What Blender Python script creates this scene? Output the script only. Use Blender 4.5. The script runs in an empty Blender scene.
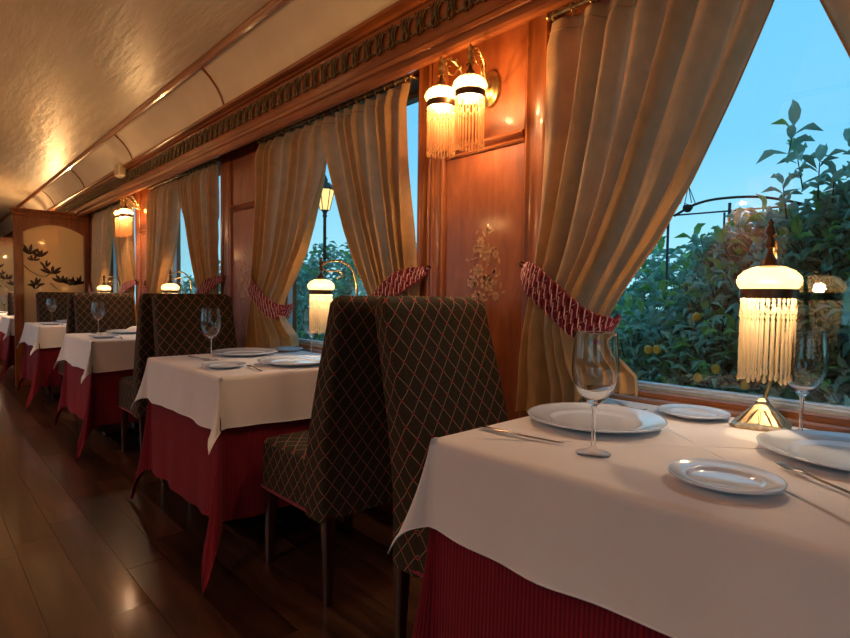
import bpy, math, random
from math import sin, cos, pi, sqrt, exp, radians
from mathutils import Vector, Matrix

S = bpy.context.scene
COL = S.collection
random.seed(7)

# ------------------------------------------------------------------ camera
FOC, YAW, PITCH, ROLL = 537.96, 0.7614, 0.0397, 0.0139
EYE = Vector((0, 0, 1.1))
_fw = Vector((sin(YAW), cos(YAW), 0)); _rt = Vector((cos(YAW), -sin(YAW), 0)); _up = Vector((0, 0, 1))
CF = _fw*cos(PITCH) - _up*sin(PITCH); _U = _up*cos(PITCH) + _fw*sin(PITCH)
CR = _rt*cos(ROLL) + _U*sin(ROLL); CU = _U*cos(ROLL) - _rt*sin(ROLL)
cam = bpy.data.cameras.new('camera'); co = bpy.data.objects.new('camera', cam); COL.objects.link(co)
cam.sensor_width = 36; cam.lens = 36*FOC/850; cam.clip_start = .02; cam.clip_end = 300
co.matrix_world = Matrix(((CR.x, CU.x, -CF.x, EYE.x), (CR.y, CU.y, -CF.y, EYE.y), (CR.z, CU.z, -CF.z, EYE.z), (0, 0, 0, 1)))
S.camera = co

# ------------------------------------------------------------------ sky, exposure
W = bpy.data.worlds.new('world'); S.world = W; W.use_nodes = True
nt = W.node_tree; nt.nodes.clear()
n_out = nt.nodes.new('ShaderNodeOutputWorld'); n_bg = nt.nodes.new('ShaderNodeBackground')
n_tc = nt.nodes.new('ShaderNodeTexCoord'); n_sep = nt.nodes.new('ShaderNodeSeparateXYZ'); n_cr = nt.nodes.new('ShaderNodeValToRGB')
nt.links.new(n_tc.outputs['Generated'], n_sep.inputs[0]); nt.links.new(n_sep.outputs['Z'], n_cr.inputs[0])
nt.links.new(n_cr.outputs[0], n_bg.inputs[0]); nt.links.new(n_bg.outputs[0], n_out.inputs[0])
cr = n_cr.color_ramp
cr.elements[0].position = 0.0; cr.elements[0].color = (.36, .80, .92, 1)
cr.elements[1].position = 1.0; cr.elements[1].color = (.17, .50, .78, 1)
for p_, c_ in ((.10, (.32, .70, .86, 1)), (.25, (.18, .56, .84, 1)), (.5, (.15, .52, .82, 1))):
    e_ = cr.elements.new(p_); e_.color = c_
n_bg.inputs[1].default_value = .90
S.view_settings.view_transform = 'Standard'; S.view_settings.look = 'None'
S.view_settings.exposure = 0.68; S.view_settings.gamma = 1.0; S.view_settings.use_curve_mapping = False
cy = S.cycles
cy.max_bounces = 8; cy.diffuse_bounces = 4; cy.glossy_bounces = 4; cy.transmission_bounces = 8; cy.transparent_max_bounces = 16
cy.caustics_reflective = False; cy.caustics_refractive = False; cy.sample_clamp_indirect = 4.0
cy.use_denoising = True

LAMP_W, SCONCE_W, OPP_FILL_W = 4.6, 11.0, 18.0         # watts of one bulb; the last is added fill on the opposite wall
FLOOR = -.05
PITCHY = 2.2114

# ------------------------------------------------------------------ tagging
def tag(o, label=None, cat=None, group=None, kind=None):
    if label: o['label'] = label
    if cat: o['category'] = cat
    if group: o['group'] = group
    if kind: o['kind'] = kind
    return o
def empty(name, loc=(0, 0, 0), rz=0, **k):
    o = bpy.data.objects.new(name, None); COL.objects.link(o); o.location = loc; o.rotation_euler = (0, 0, rz)
    o.empty_display_size = .05
    return tag(o, **k)
def copy_tree(o, parent=None):
    c = o.copy(); COL.objects.link(c)
    if parent is not None: c.parent = parent
    for ch in o.children: copy_tree(ch, c)
    return c

# ------------------------------------------------------------------ mesh builder
class MB:
    def __init__(s): s.v = []; s.f = []; s.uv = []; s.m = []
    def face(s, idx, uv=None, m=0): s.f.append(tuple(idx)); s.uv.append(uv); s.m.append(m)
    def box(s, x0, x1, y0, y1, z0, z1, c=0.0, m=0):
        """box, optionally with chamfered edges (c)"""
        if c <= 0:
            b = len(s.v)
            for x in (x0, x1):
                for y in (y0, y1):
                    for z in (z0, z1): s.v.append((x, y, z))
            for q in ((0, 1, 3, 2), (4, 6, 7, 5), (0, 4, 5, 1), (2, 3, 7, 6), (0, 2, 6, 4), (1, 5, 7, 3)):
                s.face([b+i for i in q], m=m)
            return s
        rings = []
        def rr(z, i):
            a, b2, d, e = x0+i, x1-i, y0+i, y1-i
            return [(a+c, d, z), (b2-c, d, z), (b2, d+c, z), (b2, e-c, z), (b2-c, e, z), (a+c, e, z), (a, e-c, z), (a, d+c, z)]
        s.loft([rr(z0, c), rr(z0+c, 0), rr(z1-c, 0), rr(z1, c)], cap=True, m=m)
        return s
    def loft(s, rings, closed=True, cap=False, uvs=None, m=0):
        b = len(s.v); n = len(rings[0])
        for r in rings: s.v.extend([tuple(p) for p in r])
        for i in range(len(rings)-1):
            for j in range(n if closed else n-1):
                k = (j+1) % n
                uv = None
                if uvs:
                    u0, u1 = uvs[i], uvs[i+1]
                    uv = (u0[j], u0[j+1 if closed else k], u1[j+1 if closed else k], u1[j])
                s.face((b+i*n+j, b+i*n+k, b+(i+1)*n+k, b+(i+1)*n+j), uv, m)
        if cap:
            s.face([b+j for j in range(n)][::-1], m=m); e = b+(len(rings)-1)*n
            s.face([e+j for j in range(n)], m=m)
        return s
    def lathe(s, prof, c=(0, 0, 0), n=24, sx=1, sy=1, m=0):
        rings = []
        for r, z in prof:
            r = max(r, 1e-5)
            rings.append([(c[0]+sx*r*cos(2*pi*k/n), c[1]+sy*r*sin(2*pi*k/n), c[2]+z) for k in range(n)])
        return s.loft(rings, m=m)
    def tube(s, pts, r, n=8, cap=True, m=0, flat=1.0):
        pts = [Vector(p) for p in pts]; rings = []; up = Vector((0, 0, 1))
        N = len(pts); pr = None
        for i, p in enumerate(pts):
            t = (pts[min(i+1, N-1)]-pts[max(i-1, 0)]).normalized()
            if pr is None:
                a = up.cross(t)
                if a.length < .1: a = Vector((1, 0, 0)).cross(t)
            else: a = pr - t*pr.dot(t)
            if a.length < 1e-6: a = Vector((1, 0, 0))
            a.normalize(); pr = a; b = t.cross(a)
            rr = r[i] if isinstance(r, (list, tuple)) else r
            rings.append([p+a*rr*cos(2*pi*k/n)+b*rr*flat*sin(2*pi*k/n) for k in range(n)])
        return s.loft(rings, cap=cap, m=m)
    def extrude_y(s, prof, y0, y1, m=0):
        return s.loft([[(x, y, z) for x, z in prof] for y in (y0, y1)], cap=True, m=m)
    def prism(s, poly, axis, a0, a1, m=0):
        """poly in the plane across the axis ('x': (y,z); 'y': (x,z); 'z': (x,y))"""
        def P(a, q):
            return {'x': (a, q[0], q[1]), 'y': (q[0], a, q[1]), 'z': (q[0], q[1], a)}[axis]
        return s.loft([[P(a, q) for q in poly] for a in (a0, a1)], cap=True, m=m)
    def mesh(s, name, mats, smooth=False):
        me = bpy.data.meshes.new(name); me.from_pydata(s.v, [], s.f)
        for m_ in (mats if isinstance(mats, (list, tuple)) else [mats]): me.materials.append(m_)
        if any(u is not None for u in s.uv):
            L = me.uv_layers.new(name='uv'); k = 0
            for u, f in zip(s.uv, s.f):
                for i in range(len(f)):
                    if u is not None: L.data[k].uv = u[i]
                    k += 1
        me.polygons.foreach_set('material_index', s.m)
        import bmesh as bm_
        b = bm_.new(); b.from_mesh(me); bm_.ops.recalc_face_normals(b, faces=b.faces); b.to_mesh(me); b.free()
        if smooth is True: me.polygons.foreach_set('use_smooth', [True]*len(me.polygons))
        elif smooth:
            me.polygons.foreach_set('use_smooth', [True]*len(me.polygons)); me.set_sharp_from_angle(angle=radians(smooth))
        me.update()
        return me
    def obj(s, name, mats, parent=None, smooth=False, loc=None, **k):
        o = bpy.data.objects.new(name, s.mesh(name, mats, smooth)); COL.objects.link(o)
        if parent is not None: o.parent = parent
        if loc: o.location = loc
        return tag(o, **k)
def inst(o, parent, loc, rot=None, scale=None):
    c = o.copy(); COL.objects.link(c); c.parent = parent; c.location = loc
    if rot: c.rotation_euler = rot
    if scale: c.scale = scale
    return c

# ------------------------------------------------------------------ materials
def mat(name):
    m = bpy.data.materials.new(name); m.use_nodes = True; t = m.node_tree; t.nodes.clear()
    o = t.nodes.new('ShaderNodeOutputMaterial'); return m, t, o
def N(t, typ, **k):
    n = t.nodes.new(typ)
    for a, b in k.items(): setattr(n, a, b)
    return n
def L(t, a, b): t.links.new(a, b)
def pbsdf(t, o, col=(.5, .5, .5), rough=.5, metal=0, spec=.5, coat=0, coatr=.1):
    p = N(t, 'ShaderNodeBsdfPrincipled'); L(t, p.outputs[0], o.inputs[0])
    p.inputs['Base Color'].default_value = (*col, 1); p.inputs['Roughness'].default_value = rough
    p.inputs['Metallic'].default_value = metal; p.inputs['Specular IOR Level'].default_value = spec
    p.inputs['Coat Weight'].default_value = coat; p.inputs['Coat Roughness'].default_value = coatr
    return p
def noise(t, scale, det=4, vec=None, rough=.55, dist=0):
    n = N(t, 'ShaderNodeTexNoise'); n.inputs['Scale'].default_value = scale; n.inputs['Detail'].default_value = det
    n.inputs['Roughness'].default_value = rough; n.inputs['Distortion'].default_value = dist
    if vec: L(t, vec, n.inputs['Vector'])
    return n
def ramp(t, fac, stops):
    r = N(t, 'ShaderNodeValToRGB'); c = r.color_ramp
    c.elements[0].position = stops[0][0]; c.elements[0].color = (*stops[0][1], 1)
    c.elements[1].position = stops[-1][0]; c.elements[1].color = (*stops[-1][1], 1)
    for p_, q in stops[1:-1]: c.elements.new(p_).color = (*q, 1)
    L(t, fac, r.inputs[0]); return r
def bump(t, p, h, s=.2, d=.01):
    b = N(t, 'ShaderNodeBump'); b.inputs['Strength'].default_value = s; b.inputs['Distance'].default_value = d
    L(t, h, b.inputs['Height']); L(t, b.outputs[0], p.inputs['Normal']); return b
def geo_vec(t, scale=(1, 1, 1), obj=False, rnd=False):
    if obj: g = N(t, 'ShaderNodeTexCoord').outputs['Object']
    else: g = N(t, 'ShaderNodeNewGeometry').outputs['Position']
    if rnd:
        oi = N(t, 'ShaderNodeObjectInfo'); a = N(t, 'ShaderNodeVectorMath', operation='MULTIPLY_ADD')
        a.inputs[1].default_value = (1, 1, 1)
        sc_ = N(t, 'ShaderNodeVectorMath', operation='SCALE'); sc_.inputs[0].default_value = (13.7, 7.1, 3.3); L(t, oi.outputs['Random'], sc_.inputs['Scale'])
        L(t, g, a.inputs[0]); L(t, sc_.outputs[0], a.inputs[2]); g = a.outputs[0]
    mp = N(t, 'ShaderNodeMapping'); mp.inputs['Scale'].default_value = scale; L(t, g, mp.inputs[0]); return mp.outputs[0]
def math_(t, op, a, b=None, c=None):
    n = N(t, 'ShaderNodeMath', operation=op)
    for i, x in enumerate((a, b, c)):
        if x is None: continue
        if isinstance(x, (int, float)): n.inputs[i].default_value = x
        else: L(t, x, n.inputs[i])
    return n.outputs[0]

def wood(name, c0, c1, c2, scale, rough=.32, coat=.4, rnd=False, obj=False, bs=.15, blotch=3.0):
    m, t, o = mat(name); p = pbsdf(t, o, rough=rough, coat=coat, coatr=.12)
    v = geo_vec(t, scale, obj=obj, rnd=rnd)
    n1 = noise(t, 1.0, 6, v, .6, .6)
    v2 = geo_vec(t, (1, 1, 1), obj=obj, rnd=rnd); n2 = noise(t, blotch, 3, v2, .5)
    r = ramp(t, n1.outputs[0], [(.28, c0), (.5, c1), (.72, c2)])
    mx = N(t, 'ShaderNodeMix', data_type='RGBA', blend_type='MULTIPLY'); mx.inputs[0].default_value = .55
    r2 = ramp(t, n2.outputs[0], [(.3, (.62, .58, .55)), (.7, (1.15, 1.12, 1.1))])
    L(t, r.outputs[0], mx.inputs[6]); L(t, r2.outputs[0], mx.inputs[7]); L(t, mx.outputs[2], p.inputs['Base Color'])
    bump(t, p, n1.outputs[0], bs, .002)
    return m, t, p
M = {}
M['mahog'] = wood('mahogany trim', (.15, .036, .009), (.28, .075, .018), (.40, .125, .034), (22, 22, 2.2))[0]
M['mahog_y'] = wood('mahogany moulding', (.16, .040, .010), (.30, .085, .021), (.42, .14, .04), (26, 1.6, 26))[0]
M['panelw'] = wood('mahogany veneer panel', (.17, .036, .010), (.27, .066, .016), (.36, .105, .028), (14, 14, 3.2), rough=.42, coat=.2, bs=.05, blotch=6)[0]
M['sillw'] = wood('oak sill', (.24, .08, .022), (.36, .14, .042), (.46, .20, .07), (30, 2, 30))[0]
M['legw'] = wood('dark chair leg wood', (.022, .006, .003), (.040, .010, .005), (.06, .016, .007), (30, 30, 3))[0]

# floor planks: colour differs from plank to plank
m, t, p = wood('dark laminate plank', (.016, .0065, .004), (.042, .017, .009), (.082, .036, .018), (16, 2.0, 16), rough=.30, coat=.35, rnd=True, obj=True, bs=.06, blotch=2)
oi = N(t, 'ShaderNodeObjectInfo'); rr_ = ramp(t, oi.outputs['Random'], [(0, (.55, .5, .5)), (.5, (1, 1, 1)), (1, (1.7, 1.6, 1.5))])
mx = N(t, 'ShaderNodeMix', data_type='RGBA', blend_type='MULTIPLY'); mx.inputs[0].default_value = 1
src = p.inputs['Base Color'].links[0].from_socket; L(t, src, mx.inputs[6]); L(t, rr_.outputs[0], mx.inputs[7]); L(t, mx.outputs[2], p.inputs['Base Color'])
M['plank'] = m

# lacquered ceiling
m, t, o = mat('cream lacquered ceiling'); p = pbsdf(t, o, (.50, .40, .29), rough=.45, spec=.5, coat=.5, coatr=.27)
v = geo_vec(t, (9, 1.2, 1)); n1 = noise(t, 1.6, 5, v, .6); v2 = geo_vec(t, (1, 1, 1)); n2 = noise(t, 22, 3, v2)
a = math_(t, 'MULTIPLY_ADD', n2.outputs[0], .22, n1.outputs[0]); bp = bump(t, p, a, .5, .010); L(t, bp.outputs[0], p.inputs['Coat Normal'])
rc = ramp(t, n1.outputs[0], [(.3, (.60, .52, .41)), (.7, (.74, .65, .52))]); L(t, rc.outputs[0], p.inputs['Base Color'])
M['ceil'] = m
m, t, o = mat('cream painted cove'); p = pbsdf(t, o, (.70, .60, .47), rough=.45, spec=.4)
n1 = noise(t, 3, 3, geo_vec(t)); rc = ramp(t, n1.outputs[0], [(.3, (.76, .69, .60)), (.7, (.86, .80, .71))]); L(t, rc.outputs[0], p.inputs['Base Color'])
M['cove'] = m
def simple(name, col, rough=.5, metal=0, nz=0, nscale=40, bs=0, spec=.5, coat=0):
    m, t, o = mat(name); p = pbsdf(t, o, col, rough, metal, spec, coat)
    n1 = noise(t, nscale, 3, geo_vec(t))
    k = nz if nz else .06
    rc = ramp(t, n1.outputs[0], [(.3, tuple(c*(1-k) for c in col)), (.7, tuple(min(c*(1+k), 1) for c in col))]); L(t, rc.outputs[0], p.inputs['Base Color'])
    if bs: bump(t, p, n1.outputs[0], bs, .002)
    return m
M['bronze'] = simple('dark bronze', (.16, .125, .085), .42, .75, .3, 60)
M['brass'] = simple('aged brass', (.55, .36, .14), .30, .95, .25, 50)
M['darkbrass'] = simple('dark brass', (.12, .06, .035), .35, .8, .25, 50)
M['basem'] = simple('antique silver brass', (.46, .35, .22), .34, .9, .3, 70, .2)
M['steel'] = simple('polished steel', (.62, .62, .64), .16, 1, .04)
M['iron'] = simple('black iron', (.02, .022, .024), .45, .5)
M['alu'] = simple('pale aluminium', (.55, .60, .66), .4, .3)
M['china'] = simple('white porcelain', (.72, .78, .88), .12, 0, .01, 5, spec=.6, coat=.5)
M['plastic'] = simple('ivory plastic', (.62, .55, .42), .4)
M['black'] = simple('dark seam', (.02, .015, .01), .8)
M['inlay'] = simple('pale wood inlay', (.50, .24, .095), .4, 0, .2, 60, coat=.4)
M['inlaydk'] = simple('brown wood inlay', (.40, .16, .055), .35, 0, .2, 60, coat=.4)
M['branch'] = simple('dark painted branch', (.06, .025, .012), .5, 0, .3)
M['orange'] = simple('orange citrus skin', (.85, .33, .02), .4, 0, .1, 80)
M['bark'] = simple('grey bark', (.11, .085, .065), .9, 0, .3, 30, .5)
M['ground'] = simple('dark garden soil', (.045, .06, .05), .95, 0, .4, 4, .4)
M['plaster'] = simple('pale outdoor wall', (.32, .34, .34), .9, 0, .1, 5)
M['stone'] = simple('grey paving', (.12, .14, .15), .9, 0, .2, 8)

# table linen
def cloth(name, col, fine, bs, sheen=.2):
    m, t, o = mat(name); p = pbsdf(t, o, col, .8, 0, .25); p.inputs['Sheen Weight'].default_value = sheen
    n1 = noise(t, 5, 4, geo_vec(t)); n2 = noise(t, fine, 2, geo_vec(t))
    rc = ramp(t, n1.outputs[0], [(.3, tuple(c*.94 for c in col)), (.7, col)]); L(t, rc.outputs[0], p.inputs['Base Color'])
    a = math_(t, 'MULTIPLY_ADD', n2.outputs[0], .05, n1.outputs[0]); bump(t, p, a, bs, .012)
    return m, t, p
M['linen'] = cloth('ivory linen', (.86, .80, .77), 500, .22)[0]
m, t, p = cloth('ribbed wine red cloth', (.30, .010, .030), 300, .2, .05)
uvn = N(t, 'ShaderNodeUVMap'); sp = N(t, 'ShaderNodeSeparateXYZ'); L(t, uvn.outputs[0], sp.inputs[0])
w_ = math_(t, 'SINE', math_(t, 'MULTIPLY', sp.outputs[0], 2*pi/.0105))
rc = ramp(t, math_(t, 'MULTIPLY_ADD', w_, .5, .5), [(0, (.12, .003, .010)), (1, (.27, .008, .022))]); L(t, rc.outputs[0], p.inputs['Base Color'])
bump(t, p, w_, .6, .002)
M['red'] = m

# chair fabric: green-brown ground, thin pale trellis, red knots where the lines cross
m, t, o = mat('trellis upholstery'); p = pbsdf(t, o, (.1, .1, .1), .8, 0, .2)
uvn = N(t, 'ShaderNodeUVMap'); sp = N(t, 'ShaderNodeSeparateXYZ'); L(t, uvn.outputs[0], sp.inputs[0])
a = math_(t, 'MULTIPLY', sp.outputs[0], 1/.064); b = math_(t, 'MULTIPLY', sp.outputs[1], 1/.076)
s1 = math_(t, 'ADD', a, b); s2 = math_(t, 'SUBTRACT', a, b)
def tri(x): return math_(t, 'ABSOLUTE', math_(t, 'SUBTRACT', math_(t, 'FRACT', x), .5))    # .5 on the line
t1, t2 = tri(s1), tri(s2)
l1 = math_(t, 'GREATER_THAN', t1, .482); l2 = math_(t, 'GREATER_THAN', t2, .482); line = math_(t, 'MAXIMUM', l1, l2)
d1 = math_(t, 'SUBTRACT', .5, t1); d2 = math_(t, 'SUBTRACT', .5, t2)
dd = math_(t, 'SQRT', math_(t, 'ADD', math_(t, 'MULTIPLY', d1, d1), math_(t, 'MULTIPLY', d2, d2)))
dot = math_(t, 'LESS_THAN', dd, .095)
nf = noise(t, 260, 2, geo_vec(t)); base = ramp(t, nf.outputs[0], [(.35, (.020, .015, .008)), (.65, (.048, .038, .021))])
# every other segment of the trellis is red
seg = math_(t, 'GREATER_THAN', math_(t, 'FRACT', math_(t, 'MULTIPLY', s1, .5)), .5)
lc = N(t, 'ShaderNodeMix', data_type='RGBA'); L(t, l1, lc.inputs[0]); lc.inputs[6].default_value = (.46, .28, .19, 1); lc.inputs[7].default_value = (.46, .25, .18, 1)
m1 = N(t, 'ShaderNodeMix', data_type='RGBA'); L(t, line, m1.inputs[0]); L(t, base.outputs[0], m1.inputs[6]); L(t, lc.outputs[2], m1.inputs[7])
m2 = N(t, 'ShaderNodeMix', data_type='RGBA'); L(t, dot, m2.inputs[0]); L(t, m1.outputs[2], m2.inputs[6]); m2.inputs[7].default_value = (.34, .035, .04, 1)
L(t, m2.outputs[2], p.inputs['Base Color']); bump(t, p, math_(t, 'MAXIMUM', line, dot), .3, .001)
M['fabric'] = m

# curtain: ribbed gold silk that lets daylight through
m, t, o = mat('gold silk curtain')
uvn = N(t, 'ShaderNodeUVMap'); sp = N(t, 'ShaderNodeSeparateXYZ'); L(t, uvn.outputs[0], sp.inputs[0])
w_ = math_(t, 'SINE', math_(t, 'MULTIPLY', sp.outputs[1], 2*pi*220)); n1 = noise(t, 18, 3, geo_vec(t))
rc = ramp(t, n1.outputs[0], [(.3, (.54, .28, .075)), (.7, (.74, .41, .135))])
mw = N(t, 'ShaderNodeMix', data_type='RGBA', blend_type='MULTIPLY'); mw.inputs[0].default_value = 1
rw = ramp(t, math_(t, 'MULTIPLY_ADD', w_, .5, .5), [(0, (.86, .86, .86)), (1, (1, 1, 1))]); L(t, rc.outputs[0], mw.inputs[6]); L(t, rw.outputs[0], mw.inputs[7])
p = N(t, 'ShaderNodeBsdfPrincipled'); p.inputs['Roughness'].default_value = .5; p.inputs['Sheen Weight'].default_value = .3; L(t, mw.outputs[2], p.inputs['Base Color'])
tr = N(t, 'ShaderNodeBsdfTranslucent'); tr.inputs[0].default_value = (.78, .57, .36, 1)
mm = N(t, 'ShaderNodeMixShader'); mm.inputs[0].default_value = .30; L(t, p.outputs[0], mm.inputs[1]); L(t, tr.outputs[0], mm.inputs[2]); L(t, mm.outputs[0], o.inputs[0])
bump(t, p, w_, .15, .001)
M['curtain'] = m
M['redcord'] = cloth('wine red braid', (.26, .010, .028), 300, .3)[0]
M['palecord'] = cloth('pale pink braid', (.80, .50, .46), 300, .3)[0]

# glass
m, t, o = mat('clear crystal'); p = pbsdf(t, o, (1, 1, 1), 0.0); p.inputs['Transmission Weight'].default_value = 1; p.inputs['IOR'].default_value = 1.48
M['crystal'] = m
m, t, o = mat('window pane'); g = N(t, 'ShaderNodeBsdfGlossy'); g.inputs['Roughness'].default_value = .0; g.inputs[0].default_value = (1, 1, 1, 1)
tp = N(t, 'ShaderNodeBsdfTransparent'); tp.inputs[0].default_value = (.93, .96, .97, 1); fr = N(t, 'ShaderNodeFresnel'); gb = N(t, 'ShaderNodeNewGeometry'); L(t, math_(t, 'MULTIPLY_ADD', gb.outputs['Backfacing'], 1/1.52-1.52, 1.52), fr.inputs[0])
mm = N(t, 'ShaderNodeMixShader'); L(t, math_(t, 'MULTIPLY', fr.outputs[0], 1.0), mm.inputs[0]); L(t, tp.outputs[0], mm.inputs[1]); L(t, g.outputs[0], mm.inputs[2]); L(t, mm.outputs[0], o.inputs[0])
M['pane'] = m
m, t, o = mat('thin crystal'); g = N(t, 'ShaderNodeBsdfGlossy'); g.inputs['Roughness'].default_value = .02
tp = N(t, 'ShaderNodeBsdfTransparent'); fr = N(t, 'ShaderNodeFresnel'); gb = N(t, 'ShaderNodeNewGeometry'); L(t, math_(t, 'MULTIPLY_ADD', gb.outputs['Backfacing'], 1/1.5-1.5, 1.5), fr.inputs[0])
lw = N(t, 'ShaderNodeLayerWeight'); lw.inputs[0].default_value = .35; cx_ = ramp(t, lw.outputs['Facing'], [(.55, (.985, .985, .985)), (1.0, (.62, .64, .66))]); L(t, cx_.outputs[0], tp.inputs[0])
mm = N(t, 'ShaderNodeMixShader'); L(t, math_(t, 'MULTIPLY', fr.outputs[0], 1.1), mm.inputs[0]); L(t, tp.outputs[0], mm.inputs[1]); L(t, g.outputs[0], mm.inputs[2]); L(t, mm.outputs[0], o.inputs[0])
M['thin'] = m
def shade_mat(name, col, strength):
    m, t, o = mat(name); e = N(t, 'ShaderNodeEmission'); e.inputs[1].default_value = strength
    g = N(t, 'ShaderNodeTexCoord'); sp = N(t, 'ShaderNodeSeparateXYZ'); L(t, g.outputs['Generated'], sp.inputs[0])
    rc = ramp(t, sp.outputs[2], [(0.1, (1, .62, .20)), (.45, col), (1.0, (col[0]*.55, col[1]*.42, col[2]*.28))]); L(t, rc.outputs[0], e.inputs[0])
    gl = N(t, 'ShaderNodeBsdfPrincipled'); gl.inputs['Base Color'].default_value = (.5, .4, .25, 1); gl.inputs['Roughness'].default_value = .25
    ad = N(t, 'ShaderNodeAddShader'); L(t, e.outputs[0], ad.inputs[0]); L(t, gl.outputs[0], ad.inputs[1])
    tp = N(t, 'ShaderNodeBsdfTransparent'); tp.inputs[0].default_value = (1, .80, .52, 1); mq = N(t, 'ShaderNodeMixShader'); mq.inputs[0].default_value = .30
    L(t, ad.outputs[0], mq.inputs[1]); L(t, tp.outputs[0], mq.inputs[2]); L(t, mq.outputs[0], o.inputs[0])
    return m
M['shade'] = shade_mat('glowing table lamp glass', (1, .78, .38), .8)
M['sshade'] = shade_mat('glowing sconce glass', (1, .40, .09), .34)
def bead_mat(name, c1, c2, clear):
    m, t, o = mat(name); tr = N(t, 'ShaderNodeBsdfTranslucent'); tr.inputs[0].default_value = (*c1, 1)
    gl = N(t, 'ShaderNodeBsdfPrincipled'); gl.inputs['Base Color'].default_value = (*c2, 1); gl.inputs['Roughness'].default_value = .12
    n1 = noise(t, 90, 2, geo_vec(t)); mm = N(t, 'ShaderNodeMixShader'); L(t, math_(t, 'MULTIPLY_ADD', n1.outputs[0], .5, .2), mm.inputs[0]); L(t, tr.outputs[0], mm.inputs[1]); L(t, gl.outputs[0], mm.inputs[2])
    tp = N(t, 'ShaderNodeBsdfTransparent'); m3 = N(t, 'ShaderNodeMixShader'); m3.inputs[0].default_value = clear; L(t, mm.outputs[0], m3.inputs[1]); L(t, tp.outputs[0], m3.inputs[2]); L(t, m3.outputs[0], o.inputs[0]); return m
M['bead'] = bead_mat('pale glass bead strand', (.85, .70, .45), (.75, .64, .46), .3)
M['sbead'] = bead_mat('amber glass bead strand', (.70, .33, .11), (.55, .28, .11), .35)
m, t, o = mat('lantern glow'); e = N(t, 'ShaderNodeEmission'); e.inputs[0].default_value = (1, .62, .22, 1); e.inputs[1].default_value = 1.3; L(t, e.outputs[0], o.inputs[0]); M['lantern'] = m
m, t, o = mat('cream frosted glass'); p = N(t, 'ShaderNodeBsdfPrincipled'); p.inputs['Roughness'].default_value = .35; p.inputs['Coat Weight'].default_value = .4; p.inputs['Coat Roughness'].default_value = .05
n1 = noise(t, 2, 2, geo_vec(t)); rc = ramp(t, n1.outputs[0], [(.3, (.80, .66, .44)), (.7, (.88, .74, .52))]); L(t, rc.outputs[0], p.inputs['Base Color'])
tr = N(t, 'ShaderNodeBsdfTranslucent'); tr.inputs[0].default_value = (.98, .82, .52, 1); rf = N(t, 'ShaderNodeBsdfRefraction'); rf.inputs['Roughness'].default_value = .32; rf.inputs['IOR'].default_value = 1.08; rf.inputs[0].default_value = (.95, .80, .55, 1)
ma = N(t, 'ShaderNodeMixShader'); ma.inputs[0].default_value = .35; L(t, tr.outputs[0], ma.inputs[1]); L(t, rf.outputs[0], ma.inputs[2])
mb_ = N(t, 'ShaderNodeMixShader'); mb_.inputs[0].default_value = .55; L(t, p.outputs[0], mb_.inputs[1]); L(t, ma.outputs[0], mb_.inputs[2]); L(t, mb_.outputs[0], o.inputs[0])
M['frost'] = m
def leafm(name, c0, c1):
    m, t, o = mat(name); g = geo_vec(t); n1 = noise(t, 14, 3, g); p = N(t, 'ShaderNodeBsdfPrincipled'); p.inputs['Roughness'].default_value = .34
    rc = ramp(t, n1.outputs[0], [(.3, c0), (.7, c1)]); L(t, rc.outputs[0], p.inputs['Base Color'])
    tr = N(t, 'ShaderNodeBsdfTranslucent'); L(t, rc.outputs[0], tr.inputs[0]); mm = N(t, 'ShaderNodeMixShader'); mm.inputs[0].default_value = .25
    L(t, p.outputs[0], mm.inputs[1]); L(t, tr.outputs[0], mm.inputs[2]); L(t, mm.outputs[0], o.inputs[0]); return m
M['leaf0'] = leafm('dark citrus leaf', (.18, .36, .28), (.33, .54, .43))
M['leaf1'] = leafm('mid citrus leaf', (.34, .56, .44), (.52, .70, .56))
M['leaf2'] = leafm('young citrus leaf', (.22, .42, .10), (.38, .58, .20))

# ------------------------------------------------------------------ the shell
Y0, Y1 = -7.2, 17.0
mir = lambda x: .5-x
WIN = [(-.367, 1.138), (1.849, 3.354), (4.04, 5.60), (6.18, 7.76), (8.36, 9.90), (10.55, 12.1), (12.75, 14.3), (14.95, 16.5)]
BACKWIN = [(-7.0, -5.51), (-4.80, -3.29), (-2.58, -1.07)]        # the carriage goes on behind the camera
WZ0, WZ1 = .80, 2.13

def side_wall(name, fx, label):
    w = MB()
    X = lambda a, b: (min(fx(a), fx(b)), max(fx(a), fx(b)))
    xa = X(1.83, 1.95); xb = X(1.735, 1.95)
    w.box(*xa, Y0, Y1, FLOOR, WZ0-.03); w.box(*xb, Y0, Y1, WZ1, 2.62)
    e = Y0
    for a, b in BACKWIN+WIN: w.box(*xb, e, a, WZ0-.031, WZ1+.001); w.box(*xb, e+.001, a-.001, FLOOR, WZ0-.03); e = b
    w.box(*xb, e, Y1, FLOOR, WZ1+.001)
    return w.obj(name, M['mahog'], kind='structure')
wall_r = side_wall('wall_right', lambda x: x, ''); wall_l = side_wall('wall_left', mir, '')
for nm, ya in (('wall_far', Y1), ('wall_near', Y0-.1)):
    MB().box(mir(1.95), 1.95, ya, ya+.1, FLOOR, 2.75).obj(nm, M['mahog'], kind='structure')

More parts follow.
